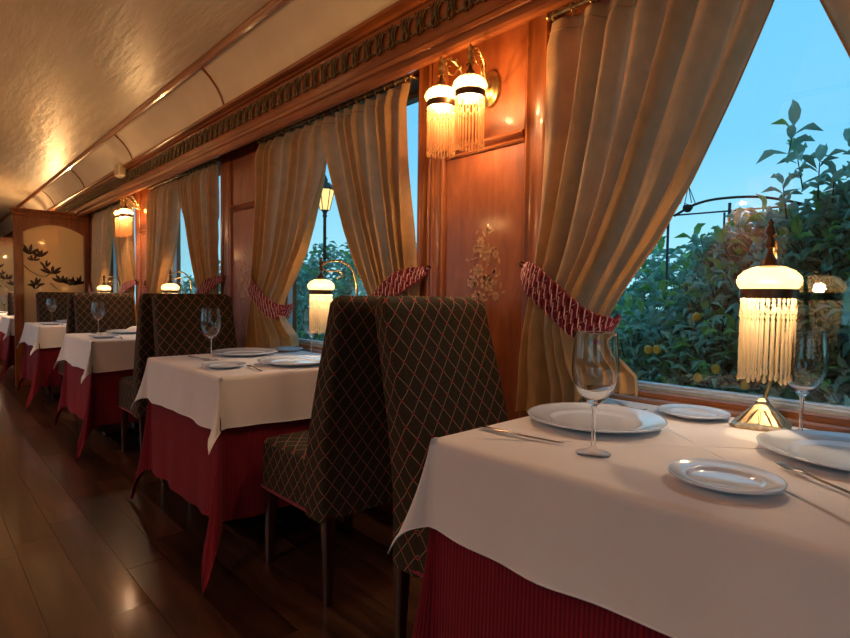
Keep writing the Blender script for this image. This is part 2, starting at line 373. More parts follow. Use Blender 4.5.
# pilasters, panels, rails of the piers
pil = MB()
def pil_prof(w):   # cross-section with rounded shoulders, in (x,y)
    return [(1.74, 0), (1.706, 0), (1.697, .006), (1.694, .014), (1.699, .022), (1.702, .026), (1.702, w-.026), (1.699, w-.022), (1.694, w-.014), (1.697, w-.006), (1.706, w), (1.74, w)]
pil.loft([[(x, y, z) for x, y in pil_prof(.1)] for z in (0, 1.0)], cap=True)
pil_o = pil.obj('pilaster', M['mahog'], wall_r, 40)
pil_o.location = (0, WIN[0][1], FLOOR); pil_o.scale = (1, 1.13, 2.16-FLOOR)
first = [True]
def pilaster(y, w, par=wall_r):
    inst(pil_o, par, (0, y, FLOOR), scale=(1, w/.1, 2.19-FLOOR))
pil_o.scale = (1, 1.13, 2.19-FLOOR)
piers = []
for k in range(len(WIN)-1):
    a, b = WIN[k][1], WIN[k+1][0]
    if k: pilaster(a, .105)
    pw = .088 if k < 2 else .07
    pilaster(b-2*pw, pw); pilaster(b-pw, pw)
    piers.append((a+.105 if k else a+.113, b-2*pw))
def panel_mb(y0, y1, z0, z1):
    m_ = MB(); m_.box(1.712, 1.737, y0+.002, y1-.002, z0, z1, .004); return m_
def rail_mb(y0, y1, z):
    prof = [(1.737, z-.022), (1.706, z-.022), (1.700, z-.014), (1.708, z-.006), (1.694, z+.002), (1.688, z+.012), (1.694, z+.022), (1.737, z+.022)]
    return MB().extrude_y(prof, y0+.001, y1-.001)

def petal(m_, c, ang, ln, wd, x, axis='x', th=.0016, base=0.0, mi=0):
    """thin pointed leaf/petal lying on a vertical plane"""
    pts = []
    for s_, w_2 in ((0, .12), (.25, .75), (.55, 1), (.82, .6), (1, 0), (.82, -.6), (.55, -1), (.25, -.75), (0, -.12)):
        a_ = base+s_*ln; b_ = w_2*wd/2
        pts.append((c[0]+a_*cos(ang)-b_*sin(ang), c[1]+a_*sin(ang)+b_*cos(ang)))
    m_.prism(pts, axis, x-th, x+.001, m=mi)
def flower(m_, c, r, x, n=7, mi=0):
    for k in range(n): petal(m_, c, 2*pi*k/n+.3, r, r*.8, x, base=.12*r, mi=mi)
    m_.prism([(c[0]+.28*r*cos(a), c[1]+.28*r*sin(a)) for a in [2*pi*k/8 for k in range(8)]], 'x', x-.0024, x, m=1-mi)
def marquetry(yc, zc):
    m_ = MB(); rg = random.Random(3); x = 1.712
    P = lambda dy, dz: (yc-dy, zc+dz)     # dy to the right of the picture
    for c, r in (((.0, .02), .032), ((-.035, -.055), .026), ((.012, -.105), .034), ((-.05, .035), .016), ((-.025, .065), .02), ((-.04, -.165), .028), ((.055, .01), .016), ((-.07, -.10), .026), ((.06, -.16), .018), ((.02, .11), .014)):
        flower(m_, P(*c), r, x)
    stems = [[(0, -.26), (.01, -.18), (0, -.10), (.01, -.02), (0, .06), (.01, .13)], [(0, -.2), (-.05, -.12), (-.07, -.02), (-.06, .05)], [(.01, -.18), (.05, -.10), (.07, -.02), (.06, .06)], [(0, -.1), (.05, -.07), (.085, -.08)]]
    for st in stems:
        pts = []
        for i in range(len(st)-1):
            for q in range(4):
                f_ = q/4; pts.append((x, yc-(st[i][0]*(1-f_)+st[i+1][0]*f_), zc+st[i][1]*(1-f_)+st[i+1][1]*f_))
        m_.tube(pts, .0016, 5, m=1)
        for i in range(1, len(pts), 2):
            petal(m_, (pts[i][1], pts[i][2]), rg.uniform(0, 2*pi), rg.uniform(.02, .034), .011, x, base=.004, mi=rg.choice((0, 0, 1)))
    for k in range(16):
        petal(m_, P(rg.uniform(-.09, .09), rg.uniform(-.24, .13)), rg.uniform(0, 6.3), rg.uniform(.018, .034), .010, x, mi=rg.choice((0, 1)))
    return m_
for k, (a, b) in enumerate(piers):
    zr = 1.725
    panel_mb(a, b, FLOOR+.1, zr-.02).obj('wall_panel', M['panelw'], wall_r); panel_mb(a, b, zr+.02, 2.2).obj('wall_panel', M['panelw'], wall_r)
    rail_mb(a, b, zr).obj('panel_rail', M['mahog_y'], wall_r, 40)
    if k < 4:
        o_ = marquetry((a+b)/2 + (-.02 if k == 0 else .0), 1.27).obj('floral_inlay', [M['inlay'], M['inlaydk']], wall_r, label='pale wood flower inlay in the panel')

# window sills (one long sill per window bay), frames and panes
for side, fx in ((0, lambda x: x), (1, mir)):
    for k, (a, b) in enumerate(WIN+BACKWIN):
        n_ = k+1+side*(len(WIN)+len(BACKWIN))
        root = empty('window_%d' % n_, (0, 0, 0), kind='structure')
        X = lambda p_, q: (min(fx(p_), fx(q)), max(fx(p_), fx(q)))
        sl = MB()
        sl.box(*X(1.800, 1.835), a+.002, b-.002, .66, .768, .006); sl.box(*X(1.826, 1.856), a+.002, b-.002, .66, .789, .004)
        if side == 0 or k < 1: sl.obj('window_sill', M['sillw'], root, 40)
        f = MB(); f.box(*X(1.858, 1.90), a, b, .785, .803, .003); f.box(*X(1.866, 1.90), a, b, .800, .812, .003); f.box(*X(1.86, 1.90), a, b, 2.11, 2.14)
        for y_ in (a, b-.035): f.box(*X(1.86, 1.90), y_, y_+.035, .785, 2.14, .003)
        f.obj('window_frame', M['alu'], root, 40)
        MB().box(*X(1.878, 1.882), a+.03, b-.03, .81, 2.115).obj('window_pane', M['pane'], root)

# cornice with its bronze fretwork, cove, trim, ceiling
corn = [(1.74, 2.15), (1.60, 2.15), (1.585, 2.075), (1.565, 2.068), (1.552, 2.072), (1.545, 2.085), (1.546, 2.098), (1.556, 2.104), (1.556, 2.116), (1.548, 2.124), (1.545, 2.14), (1.552, 2.152), (1.564, 2.156), (1.564, 2.172), (1.574, 2.178), (1.574, 2.192), (1.587, 2.198), (1.587, 2.338), (1.574, 2.341), (1.566, 2.350), (1.548, 2.352), (1.536, 2.358), (1.534, 2.372), (1.545, 2.385), (1.74, 2.385)]
cs = [(1.541, 2.372), (1.525, 2.42), (1.492, 2.478), (1.449, 2.530), (1.400, 2.572), (1.375, 2.588)]
ct = [(1.386, 2.572), (1.372, 2.562), (1.358, 2.566), (1.350, 2.580), (1.346, 2.596), (1.352, 2.604), (1.40, 2.62), (1.41, 2.60)]
def cove_panel_mb(fx, y0, y1, prof=cs, th=.012):
    m_ = MB(); out = []
    r0 = [(fx(x), z) for x, z in prof]; r1 = [(fx(x+th), z+th) for x, z in prof][::-1]
    m_.loft([[(x, y, z) for x, z in r0+r1] for y in (y0, y1)], cap=True); return m_
DIV = [-7.2, -4.4, -2.4, -.55, 1.52, 3.60, 5.68, 7.64, 9.55, 11.5, 13.5, 15.5, 17.0]
for side, fx in ((0, lambda x: x), (1, mir)):
    tr_ = MB().extrude_y([(fx(x), z) for x, z in corn], Y0, Y1).obj('trim_%d' % (1+side), M['mahog_y'], None, 30, kind='structure')
    if side == 0: trim_corn = tr_
    cv = MB().extrude_y([(fx(x), z) for x, z in ct], Y0, Y1).obj('trim_%d' % (3+side), M['mahog_y'], None, 30, kind='structure')
    for i in range(len(DIV)-1):
        cove_panel_mb(fx, DIV[i]+.007, DIV[i+1]-.007).obj('cove_panel', M['cove'], cv, 60)
        mm_ = MB(); pr = [(x-.006, z-.006) for x, z in cs]
        r0 = [(fx(x), z) for x, z in pr]; r1 = [(fx(x+.02), z+.02) for x, z in pr][::-1]
        mm_.loft([[(x, y, z) for x, z in r0+r1] for y in (DIV[i+1]-.008, DIV[i+1]+.008)], cap=True)
        mm_.obj('cove_batten', M['mahog_y'], cv, 60)
m_ = MB(); pr = []
for i in range(25):
    x = 1.37-i*(1.37-mir(1.37))/24; q = (x-.25)/1.12; pr.append((x, 2.600+.085*(1-q*q)))
m_.loft([[(x, y, z) for x, z in pr+[(x, z+.05) for x, z in pr][::-1]] for y in (Y0, Y1)], cap=True)
ceil = m_.obj('ceiling', M['ceil'], None, 60, kind='structure')

# fretwork: one interlaced knot, repeated along the frieze
fm = MB(); X_ = 1.580; zc = 2.267
def oval(m_, ry, rz, cy_=0, cz=0, r=.0045, n=18, x=X_):
    pts = [(x, cy_+ry*cos(2*pi*k/n), cz+rz*sin(2*pi*k/n)) for k in range(n+1)]; m_.tube(pts, r, 6, cap=False)
oval(fm, .027, .038, r=.004)
for s_ in (-1, 1):
    fm.tube([(X_, -.040*s_, -.050), (X_-.004, -.030*s_, -.030), (X_-.006, -.036*s_, 0), (X_-.004, -.030*s_, .030), (X_, -.040*s_, .050)], [.005, .0055, .005, .0055, .003], 6)
    fm.tube([(X_-.003, -.020*s_, -.046), (X_-.004, -.034*s_, -.020), (X_-.003, -.046*s_, .0)], .004, 6)
    fm.tube([(X_-.003, -.020*s_, .046), (X_-.004, -.034*s_, .020), (X_-.003, -.046*s_, .0)], .004, 6)
FP = .092
lo = None; y = .75; k = 0
while y < 16.8:
    if lo is None:
        lo = fm.obj('fretwork_link', M['bronze'], trim_corn, 40); lo.location = (0, y, zc)
    else: inst(lo, trim_corn, (0, y, zc))
    y += FP
# smoke detector-like ivory box on the cornice
db = MB(); db.box(1.50, 1.575, 6.0, 6.17, 2.27, 2.40, .015)
db.obj('alarm_box', M['plastic'], None, 40, label='small ivory plastic box on the cornice above the third window', cat='alarm')
# ceiling plate strip joint in cornice
# floor
fl = MB().box(mir(1.95), 1.95, Y0, Y1, FLOOR-.06, FLOOR-.012).obj('floor', M['black'], None, kind='structure')
PW, PL = .157, 1.06
plank = None; rg = random.Random(11); stuff = MB()
for r_ in range(-8, 10):
    x = .315+PW*r_
    y = -7.2+rg.random()*PL-PL
    while y < Y1:
        ya, yb = max(y, Y0+.01), min(y+PL, Y1-.01)
        if yb-ya > .05:
            if -6 <= r_ <= 6 and y > -.2 and y+PL < 10:
                if plank is None:
                    plank = MB().box(0, PW-.0014, 0, PL-.0014, -.012, 0).obj('plank', M['plank'], fl); plank.location = (x, y, FLOOR)
                else: inst(plank, fl, (x, y, FLOOR))
            else: stuff.box(x, min(x+PW, 1.95)-.0022, ya, yb-.0022, FLOOR-.012, FLOOR)
        y += PL
stuff.obj('distant_planks', M['plank'], fl, kind='stuff')
# skirting along the window wall
MB().box(1.815, 1.83, Y0, Y1, FLOOR, FLOOR+.11, .004).obj('baseboard_right', M['mahog_y'], None, kind='structure')

# ------------------------------------------------------------------ partitions
def partition(Yp, label):
    root = empty('partition', (0, Yp, FLOOR)); tag(root, label, 'partition', None)
    xa, xb = .895, 1.69; ia, ib = .985, 1.625; top = 2.075-FLOOR; H = -FLOOR
    f = MB(); f.box(xa, ia, -.03, .03, 0, top, .004); f.box(ib, xb, -.03, .03, 0, top, .004)
    f.obj('post', M['mahog'], root)
    # arched head
    a = MB(); zs, zp = 1.835-FLOOR, 1.945-FLOOR; n = 16
    lo_, hi_ = [], []
    for i in range(n+1):
        u = -1+2*i/n; x = (ia+ib)/2+u*(ib-ia)/2; lo_.append((x, zs+(zp-zs)*(1-u*u)))
    for i in range(n):
        (x0, z0), (x1, z1) = lo_[i], lo_[i+1]
        a.prism([(x0, z0), (x1, z1), (x1, top), (x0, top)], 'y', -.028, .028)
    a.obj('arched_head', M['mahog'], root)
    c = MB(); c.box(xa-.015, xb, -.045, .045, top, top+.018, .004); c.box(xa-.03, xb, -.06, .06, top+.016, top+.04, .006); c.box(xa-.018, xb, -.05, .05, top-.05, top-.035, .004)
    c.obj('cap_moulding', M['mahog'], root)
    MB().box(ia, ib, -.026, .026, 0, .55, .003).obj('lower_panel', M['panelw'], root)
    g = MB().box(ia, ib, -.006, .006, .55, zp+.01).obj('frosted_panel', M['frost'], root)
    br = MB(); rg = random.Random(5); y = -.0065; H0 = H
    def px(u, v):   # map picture position on the panel to panel coordinates
        return (ia+(u-21)/(82-21)*(ib-ia), 1.835+H0-(v-234)/(538/6.75))
    for st in ([(22, 267), (28, 272), (36, 276), (43, 277)], [(47, 283), (52, 288), (58, 291)], [(26, 259), (30, 256), (36, 258)], [(43, 277), (50, 270), (58, 282)], [(30, 284), (36, 281)], [(66, 286), (72, 282)]):
        pts = [(px(*q)[0], y, px(*q)[1]) for q in st]; br.tube(pts, [.024]+[.018]*(len(pts)-2)+[.008], 6, flat=.15)
    for (u, v, n_, ln) in ((27, 256, 4, .085), (38, 258, 4, .08), (31, 262, 4, .06), (49, 274, 5, .085), (43, 268, 3, .06), (59, 283, 5, .085), (33, 286, 5, .075), (70, 285, 5, .08), (77, 284, 4, .075), (32, 290, 3, .05)):
        cx, cz = px(u, v)
        for q in range(n_):
            an = pi/2+(q-(n_-1)/2)*.62+rg.uniform(-.2, .2)
            petal(br, (cx, cz), an, ln*rg.uniform(1.1, 1.6), ln*.44, -.006, axis='y', th=.002, base=.006)
    br.obj('painted_branch', M['branch'], root, label='dark leafy branch painted on the cream panel')
    return root
partition(8.17, 'wooden partition with arched cream panel and painted dark branch')
partition(12.7, 'farther wooden partition beyond the first, its edge at the left of the photo')

# ------------------------------------------------------------------ tables and linen
TX0, TX1 = .92, 1.792
def drape(name, y0, y1, zt, D, corners, material, inset=0.0, wav=.006, seed=0, uvx=False, hem=True, floor=-.043, T=22):
    """cloth over a rectangle; corners[i]=(tilt, heading offset) for near-aisle, far-aisle, far-window, near-window"""
    rg = random.Random(seed); x0, x1 = TX0+inset, TX1-.004-inset; y0 += inset; y1 -= inset; R = .014
    # perimeter: list of (px,py, dirx,diry, tilt, length, s)
    P = []
    cor = [((x0, y0), pi), ((x0, y1), pi/2), ((x1, y1), 0), ((x1, y0), -pi/2)]   # near-aisle, far-aisle, far-window, near-window
    # go: near edge from near-window to near-aisle; aisle edge; far edge; window edge
    def edge(ax, ay, bx, by, nx, ny, n):
        Ln = sqrt((bx-ax)**2+(by-ay)**2)
        for i in range(1, n):
            f_ = i/n; d = min(f_, 1-f_)*Ln
            P.append((ax+(bx-ax)*f_, ay+(by-ay)*f_, nx, ny, None, D, f_*Ln, exp(-(d/.10)**2)))
    def corner(cx, cy, a0, tilt, head):
        n = 16
        for i in range(n+1):
            ph = (pi/2)*i/n; a = a0-ph; Lh = D/max(cos(ph), sin(ph))
            tl = tilt*sin(2*ph)**.9
            # the fold leans towards one heading
            aa = a*(1-.45)+(a0-pi/4+head)*.45
            P.append((cx, cy, cos(aa), sin(aa), tl, Lh, i*.012, 1))
    wx = 14
    edge(x1, y0, x0, y0, 0, -1, 30); corner(x0, y0, -pi/2, *corners[0])
    edge(x0, y0, x0, y1, -1, 0, 34); corner(x0, y1, -pi, *corners[1])
    edge(x0, y1, x1, y1, 0, 1, 30); corner(x1, y1, pi/2, corners[2][0], 0)
    short = D
    edge(x1, y1, x1, y0, 1, 0, 24); corner(x1, y0, 0, corners[3][0], 0)
    n = len(P); rings = []; uvs = []; ph_ = [rg.uniform(0, 6.3) for _ in range(4)]
    cum = [0]
    for i in range(1, n+1):
        a, b = P[i-1], P[i % n]; cum.append(cum[-1]+max(sqrt((a[0]-b[0])**2+(a[1]-b[1])**2), .011))
    # top, inner rings to keep the sheet gently uneven
    for f_ in (0, .35, .7, .94):
        ring = []
        cxm, cym = (x0+x1)/2, (y0+y1)/2
        for q in P:
            X = cxm+(q[0]-cxm)*f_; Y = cym+(q[1]-cym)*f_; ring.append((X, Y, zt+.0012*sin(X*31+ph_[0])*sin(Y*23+ph_[1])))
        rings.append(ring); uvs.append([(cum[j], f_) for j in range(n+1)])
    for j in range(T+1):
        tt = j/T; ring = []
        for i, (X, Y, dx, dy, tl, Lh, s_, cw) in enumerate(P):
            l = tt*Lh
            edgewin = dx > .5 and abs(dy) < .01
            if tl is None:
                out = wav*(sin(cum[i]*17+ph_[0])+.7*sin(cum[i]*29+ph_[1])+(1.7 if D > .4 else 2.2))*max(tt-(.38 if D > .4 else 0), 0)*(1-cw)
                if edgewin: out = 0
                dz = l+.006*sin(cum[i]*9+ph_[2])*tt
            else:
                e_ = tl*((.25+.75*tt) if D > .4 else (.55+.45*tt)); out = l*sin(e_); dz = l*cos(e_)
                if dx > .2: out = 0
            # rounded table edge
            rr = min(l, R*1.57); al = rr/R; ro = R*sin(al); rz = R*(1-cos(al))
            rem = max(l-R*1.57, 0)/(max(l, 1e-6))
            X2 = X-dx*R+dx*(ro+out*rem); Y2 = Y-dy*R+dy*(ro+out*rem); Z = zt-(rz if l < R*1.57 else R+(dz-R*1.57))
            if Z < floor: X2 += dx*(floor-Z)*.3; Y2 += dy*(floor-Z)*.5; Z = floor+.004*sin(i)**2
            if X2 > TX1: X2 = TX1-inset*.3
            ring.append((X2, Y2, Z))
        rings.append(ring); uvs.append([(cum[i], -tt*D) for i in range(n+1)])
    m_ = MB(); m_.loft(rings, uvs=uvs)
    if hem:   # a stitched hem: thin cord along the edge
        pts = rings[-1]
        m_.tube([(p[0], p[1], p[2]+.002) for p in pts]+[pts[0]], .0022, 5, cap=False)
    return m_
PL_NAMES = ['nearest table', 'second table', 'third table', 'fourth table', 'fifth table, beyond the partition', 'sixth table']
def table_at(k):
    y0 = -.012+PITCHY*k; y1 = y0+.953; nm = PL_NAMES[k]
    t_ = empty('dining_table', ((TX0+TX1)/2, (y0+y1)/2, FLOOR)); tag(t_, 'wooden dining table hidden under linen, the %s from the camera' % nm, 'table')
    hw, hl = (TX1-TX0)/2-.03, (y1-y0)/2-.02
    MB().box(-hw, hw, -hl, hl, .70-FLOOR, .73-FLOOR, .004).obj('tabletop', M['legw'], t_)
    MB().lathe([(.001, .70-FLOOR), (.05, .70-FLOOR), (.032, .60-FLOOR), (.030, .15), (.05, .08), (.001, .08)], n=16).obj('pedestal', M['legw'], t_, 40)
    MB().box(-.26, .26, -.05, .05, 0, .035, .006).box(-.05, .05, -.28, .28, .001, .036, .006).box(-.045, .045, -.045, .045, .03, .085, .004).obj('cross_foot', M['legw'], t_, 40)
    rd = drape('u', y0, y1, .742, .615, [(.27, .2), (.16, -.35), (.05, 0), (.05, 0)], M['red'], inset=.012, wav=.014, seed=3+k)
    rd.obj('table_skirt', M['red'], None, True, label='long ribbed wine-red undercloth on the %s' % nm, cat='tablecloth', group='red undercloths')
    wh = drape('w', y0, y1, .755, .232, [(.46, .2), (.34, -.25), (.15, 0), (.15, 0)], M['linen'], wav=.006, seed=20+k)
    wh.obj('tablecloth', M['linen'], None, True, label='ivory top cloth on the %s' % nm, cat='tablecloth', group='ivory top cloths')
for k in range(6): table_at(k)
TZ = .7575

# ------------------------------------------------------------------ chairs
def rrect(cx, cy, w, d, z, r, n=5):
    pts = []
    for (sx, sy, a0) in ((1, -1, -pi/2), (1, 1, 0), (-1, 1, pi/2), (-1, -1, pi)):
        for i in range(n+1):
            a = a0+(pi/2)*i/n; pts.append((cx+sx*(w/2-r)+r*cos(a), cy+sy*(d/2-r)+r*sin(a), z))
    return pts
def pad(rings_spec, skew=None):
    rings, uvs = [], []
    vacc = 0; prev = None
    for (cy_, w, d, z, r) in rings_spec:
        R_ = rrect(0, cy_, w, d, z, r)
        u = [0]
        for i in range(1, len(R_)+1):
            a, b = R_[i-1], R_[i % len(R_)]; u.append(u[-1]+sqrt((a[0]-b[0])**2+(a[1]-b[1])**2))
        # keep the pattern upright: u from full-size perimeter, centred on the front face
        uvs.append([(q, z) for q in u]); rings.append(R_)
    full = max(u_[-1][0] for u_ in uvs)
    ref = [u_ for u_ in uvs if abs(u_[-1][0]-full) < 1e-6][0]
    uvs = [[(ref[j][0], z_[0][1]) for j in range(len(ref))] for z_ in uvs]
    return rings, uvs
def planar_cap(m_, ring, sgn, z_):
    b = len(m_.v); m_.v.extend(ring); idx = list(range(b, b+len(ring)))
    m_.face(idx, [(p[0]+.002, p[1]) for p in ring])
chair = empty('dining_chair')
def lerp(a, b, t_): return a+(b-a)*t_
def back_section(z):   # z above floor: rear y, front y
    K = [(.32, .195, .322), (.55, .19, .318), (.70, .170, .288), (.90, .132, .232), (1.05, .100, .184), (1.15, .082, .158), (1.17, .08, .156)]
    for i in range(len(K)-1):
        if z <= K[i+1][0]:
            f_ = (z-K[i][0])/(K[i+1][0]-K[i][0]); return lerp(K[i][1], K[i+1][1], f_), lerp(K[i][2], K[i+1][2], f_)
    return K[-1][1:]
spec = []
for z in (.32, .36, .45, .55, .65, .75, .85, .95, 1.03, 1.09, 1.125):
    a, b = back_section(z); w = .485; spec.append(((a+b)/2, w, b-a, z, .022))
for q, z in ((.006, 1.140), (.014, 1.149), (.026, 1.154)):
    a, b = back_section(z); spec.append(((a+b)/2, .475-2*q, b-a-2*q, z, .02))
rings, uvs = pad(spec); bm_ = MB(); bm_.loft(rings, uvs=uvs); planar_cap(bm_, rings[-1], 1, 0); planar_cap(bm_, rings[0], 1, 0)
bk = bm_.obj('backrest', M['fabric'], chair, 50)
sm = MB()
spec = [(.475, .47, .40, .33, .02), (.475, .475, .41, .345, .025), (.475, .475, .41, .50, .03), (.475, .47, .405, .525, .03), (.475, .45, .385, .540, .03), (.475, .40, .335, .547, .03), (.475, .2, .17, .552, .02)]
rings, uvs = pad(spec)
sm.loft(rings[:4], uvs=uvs[:4])
puv = [[(p[0]+.002, p[1]) for p in r_]+[(r_[0][0]+.002, r_[0][1])] for r_ in rings]
sm.loft(rings[3:], uvs=puv[3:]); planar_cap(sm, rings[-1], 1, 0); planar_cap(sm, rings[0], 1, 0)
sm.obj('seat', M['fabric'], chair, 50)
pp = MB()
for z, q in ((.335, 0),):
    r_ = rrect(0, .475, .478, .412, z, .025); pp.tube(r_+[r_[0]], .005, 6, cap=False)
pp.obj('piping', M['redcord'], chair, True)
for sx in (-1, 1):
    l = MB()
    for (c, s_) in (((sx*.205, .20), .038), ):
        l.loft([rrect(sx*.207, .205, .026, .026, 0, .004, 2), rrect(sx*.206, .205, .034, .034, .15, .005, 2), rrect(sx*.205, .21, .044, .044, .34, .006, 2)], cap=True)
    l.obj('leg', M['legw'], chair, 40)
    l = MB(); l.loft([rrect(sx*.207, .655, .026, .026, 0, .004, 2), rrect(sx*.206, .65, .036, .036, .15, .005, 2), rrect(sx*.20, .645, .044, .044, .34, .006, 2)], cap=True)
    l.obj('leg', M['legw'], chair, 40)
places = []
for k in range(5):
    c = 1.455+PITCHY*k
    if k == 3: c -= .13        # in front of the partition
    places.append((c, pi, 'facing the camera across the %s' % PL_NAMES[k], k)); places.append((c, 0, 'turned away at the near side of the %s' % PL_NAMES[k+1] if k+1 < 6 else '', k))
ch_done = False
for c, rz, lab, k in places:
    if k == 3 and rz == 0: c += .245
    o_ = chair if not ch_done else copy_tree(chair); ch_done = True
    o_.location = (1.308, c, FLOOR); o_.rotation_euler = (0, 0, rz)
    tag(o_, 'high-backed trellis-fabric chair ' + lab, 'chair', 'upholstered dining chairs')

# ------------------------------------------------------------------ tableware
def plate_mb(r, h=.02):
    p = [(0, .003), (r*.58, .003), (r*.62, .0045), (r*.655, .0095), (r*.675, .0112), (r*.70, .0105), (r*.93, h-.002), (r*.955, h), (r*.985, h+.001), (r, h), (r*.995, h-.003), (r*.72, .005), (r*.64, 0), (0, 0)]
    m_ = MB(); m_.lathe(p, n=56); return m_
dinner = plate_mb(.185, .021).mesh('dinner_plate', M['china'], True); sidep = plate_mb(.099, .016).mesh('side_plate', M['china'], True)
def mk(name, mesh, loc, rz=0):
    o_ = bpy.data.objects.new(name, mesh); COL.objects.link(o_); o_.location = loc; o_.rotation_euler = (0, 0, rz); return o_
g = MB()
outer = [(0, 0), (.038, 0), (.039, .002), (.030, .005), (.012, .010), (.0048, .018), (.0042, .05), (.0042, .095), (.0065, .108), (.015, .116), (.030, .129), (.042, .148), (.049, .172), (.0505, .19), (.049, .22), (.0465, .25), (.0457, .2700), (.0455, .2715), (.0451, .272)]
inner = [(.0449, .2715), (.0447, .270), (.0455, .25), (.048, .22), (.0493, .19), (.0478, .172), (.041, .150), (.029, .132), (.014, .1195), (0, .1165)]
g.lathe(outer+inner, n=40)
def glass_piece(z0, z1, name, m_):
    q = MB(); ix = {}
    for f_ in g.f:
        zc_ = sum(g.v[i][2] for i in f_)/4
        if z0 <= zc_ < z1:
            for i in f_:
                if i not in ix: ix[i] = len(q.v); q.v.append(g.v[i])
            q.face([ix[i] for i in f_])
    return q.mesh(name, m_, True)
gl_parts = [glass_piece(-1, .016, 'foot', M['thin']), glass_piece(.016, .109, 'stem', M['crystal']), glass_piece(.109, 1, 'bowl', M['crystal'])]
def wine_glass(loc):
    r_ = empty('wine_glass', loc)
    for me in gl_parts:
        o_ = bpy.data.objects.new(me.name.split('.')[0], me); COL.objects.link(o_); o_.parent = r_
    return r_
def fork_mb():
    m_ = MB()
    prof = [(0, .0035, 0), (.03, .0045, 0), (.10, .0035, .001), (.135, .0035, .003), (.150, .0085, .004), (.160, .0105, .003)]   # y, halfwidth, z
    def strip(prof, xo=0, th=.0012):
        m_.loft([[(xo-w, y, z-th), (xo+w, y, z-th), (xo+w*.7, y, z+th), (xo-w*.7, y, z+th)] for y, w, z in prof], cap=True)
    strip(prof)
    for q in (-.0085, -.0029, .0029, .0085):
        strip([(.158, .0019, .003), (.18, .0016, .001), (.20, .0012, .003), (.207, .0005, .005)], q, .0009)
    return m_
fork_me = fork_mb().mesh('fork', M['steel'], 50)
kn = MB(); kn.tube([(0, 0, .001), (0, .005, .001), (0, .05, .001), (0, .10, .001), (0, .105, .001)], [.003, .0085, .008, .006, .003], 10, flat=.5)
kh = kn; bl = MB(); bl.prism([(-.0045, .10), (.0045, .10), (.0065, .13), (.0065, .20), (.003, .225), (-.0035, .235), (-.0045, .22)], 'z', -.0012, .0010)
def knife(loc, rz, label, group):
    r_ = empty('knife', loc, rz); tag(r_, label, 'knife', group)
    kn.obj('handle', M['steel'], r_, True); bl.obj('blade', M['steel'], r_); return r_
def face(x, y, tx, ty): return math.atan2(-(tx-x), (ty-y))   # rotation that points local +y at the target
# per table: (big far, big near, side near-aisle, side far-window)
for k in range(6):
    yo = PITCHY*k; nm = PL_NAMES[k]; on = 'on the ' + nm
    P1 = [(1.372, .748, 'far'), (1.492, .192, 'near')]
    if k == 1: P1 = [(1.39, .752, 'far'), (1.40, .205, 'near')]
    for x, y, w in P1:
        if k == 0 or k == 1 or w == 'near' or True:
            o_ = mk('dinner_plate', dinner, (x, y+yo, TZ)); tag(o_, 'large white dinner plate at the %s place %s' % (w, on), 'plate', 'large dinner plates')
    S1 = [(1.108, .334, 'aisle side'), (1.685, .600, 'window side')] if k == 0 else [(1.065, .285, 'aisle side'), (1.685, .80 if k == 1 else .62, 'window side')]
    for x, y, w in S1:
        o_ = mk('side_plate', sidep, (x, y+yo, TZ)); tag(o_, 'small white side plate at the %s %s' % (w, on), 'plate', 'small side plates')
    G1 = [(1.093, .598, 'aisle'), (1.620, .318, 'window')]
    if k == 1: G1 = [(1.215, .735-.02, 'aisle'), (1.64, .44, 'window')]
    if k == 2: G1 = [(1.13, .75, 'aisle'), (1.49, .50, 'window')]
    if k >= 3: G1 = [(1.16, .82, 'aisle'), (1.49, .50, 'window')]
    for x, y, w in G1:
        zz = TZ
        if k == 1 and w == 'aisle': x, y = 1.13, .60
        o_ = wine_glass((x, y+yo, zz)); tag(o_, 'empty stemmed wine glass at the %s side %s' % (w, on), 'glass', 'wine glasses')
    knife((1.075 if k == 0 else 1.09, .913+yo if k == 0 else .80+yo, TZ+.004), face(1.09, .913, 1.12, .68), 'steel table knife left of the far dinner plate %s' % on, 'table knives')
    if k == 0:
        o_ = mk('fork', fork_me, (1.186, .128, TZ+.004), face(1.186, .128, 1.300, .280)); tag(o_, 'steel fork beside the near dinner plate on the nearest table', 'fork', 'forks')
        o_ = mk('fork', fork_me, (1.60, .92, TZ+.004), face(1.60, .92, 1.63, .70)); tag(o_, 'steel fork behind the far dinner plate on the nearest table', 'fork', 'forks')
    elif k < 5:
        o_ = mk('fork', fork_me, (1.13, .03+yo, TZ+.004), face(1.13, .03, 1.165, .25)); tag(o_, 'steel fork, tines away from camera, %s' % on, 'fork', 'forks')
        o_ = mk('fork', fork_me, (1.595, .92+yo, TZ+.004), face(1.56, .92, 1.53, .70)); tag(o_, 'steel fork right of the far dinner plate %s' % on, 'fork', 'forks')
        knife((1.60, .28+yo, TZ+.004), face(1.60, .28, 1.64, .10), 'steel knife right of the near dinner plate %s' % on, 'table knives')
# folded napkin on the third table's far plate
nk = MB(); rings = []
for i in range(13):
    u = -1+2*i/12; h = .052*max(1-abs(u)**2.6, .02); w = .036*(1-.3*u*u)
    rings.append([(u*.10, -w, 0), (u*.10, -w*.9, h*.5), (u*.10, -w*.3, h*.95), (u*.10, w*.2, h), (u*.10, w*.8, h*.6), (u*.10, w, 0)])
nk.loft(rings, cap=True)
o_ = nk.obj('napkin', M['linen'], None, 60, label='rolled white napkin on the far plate of the third table', cat='napkin')
o_.location = (1.42, .76+PITCHY*2, TZ+.005); o_.rotation_euler = (0, 0, radians(-45))

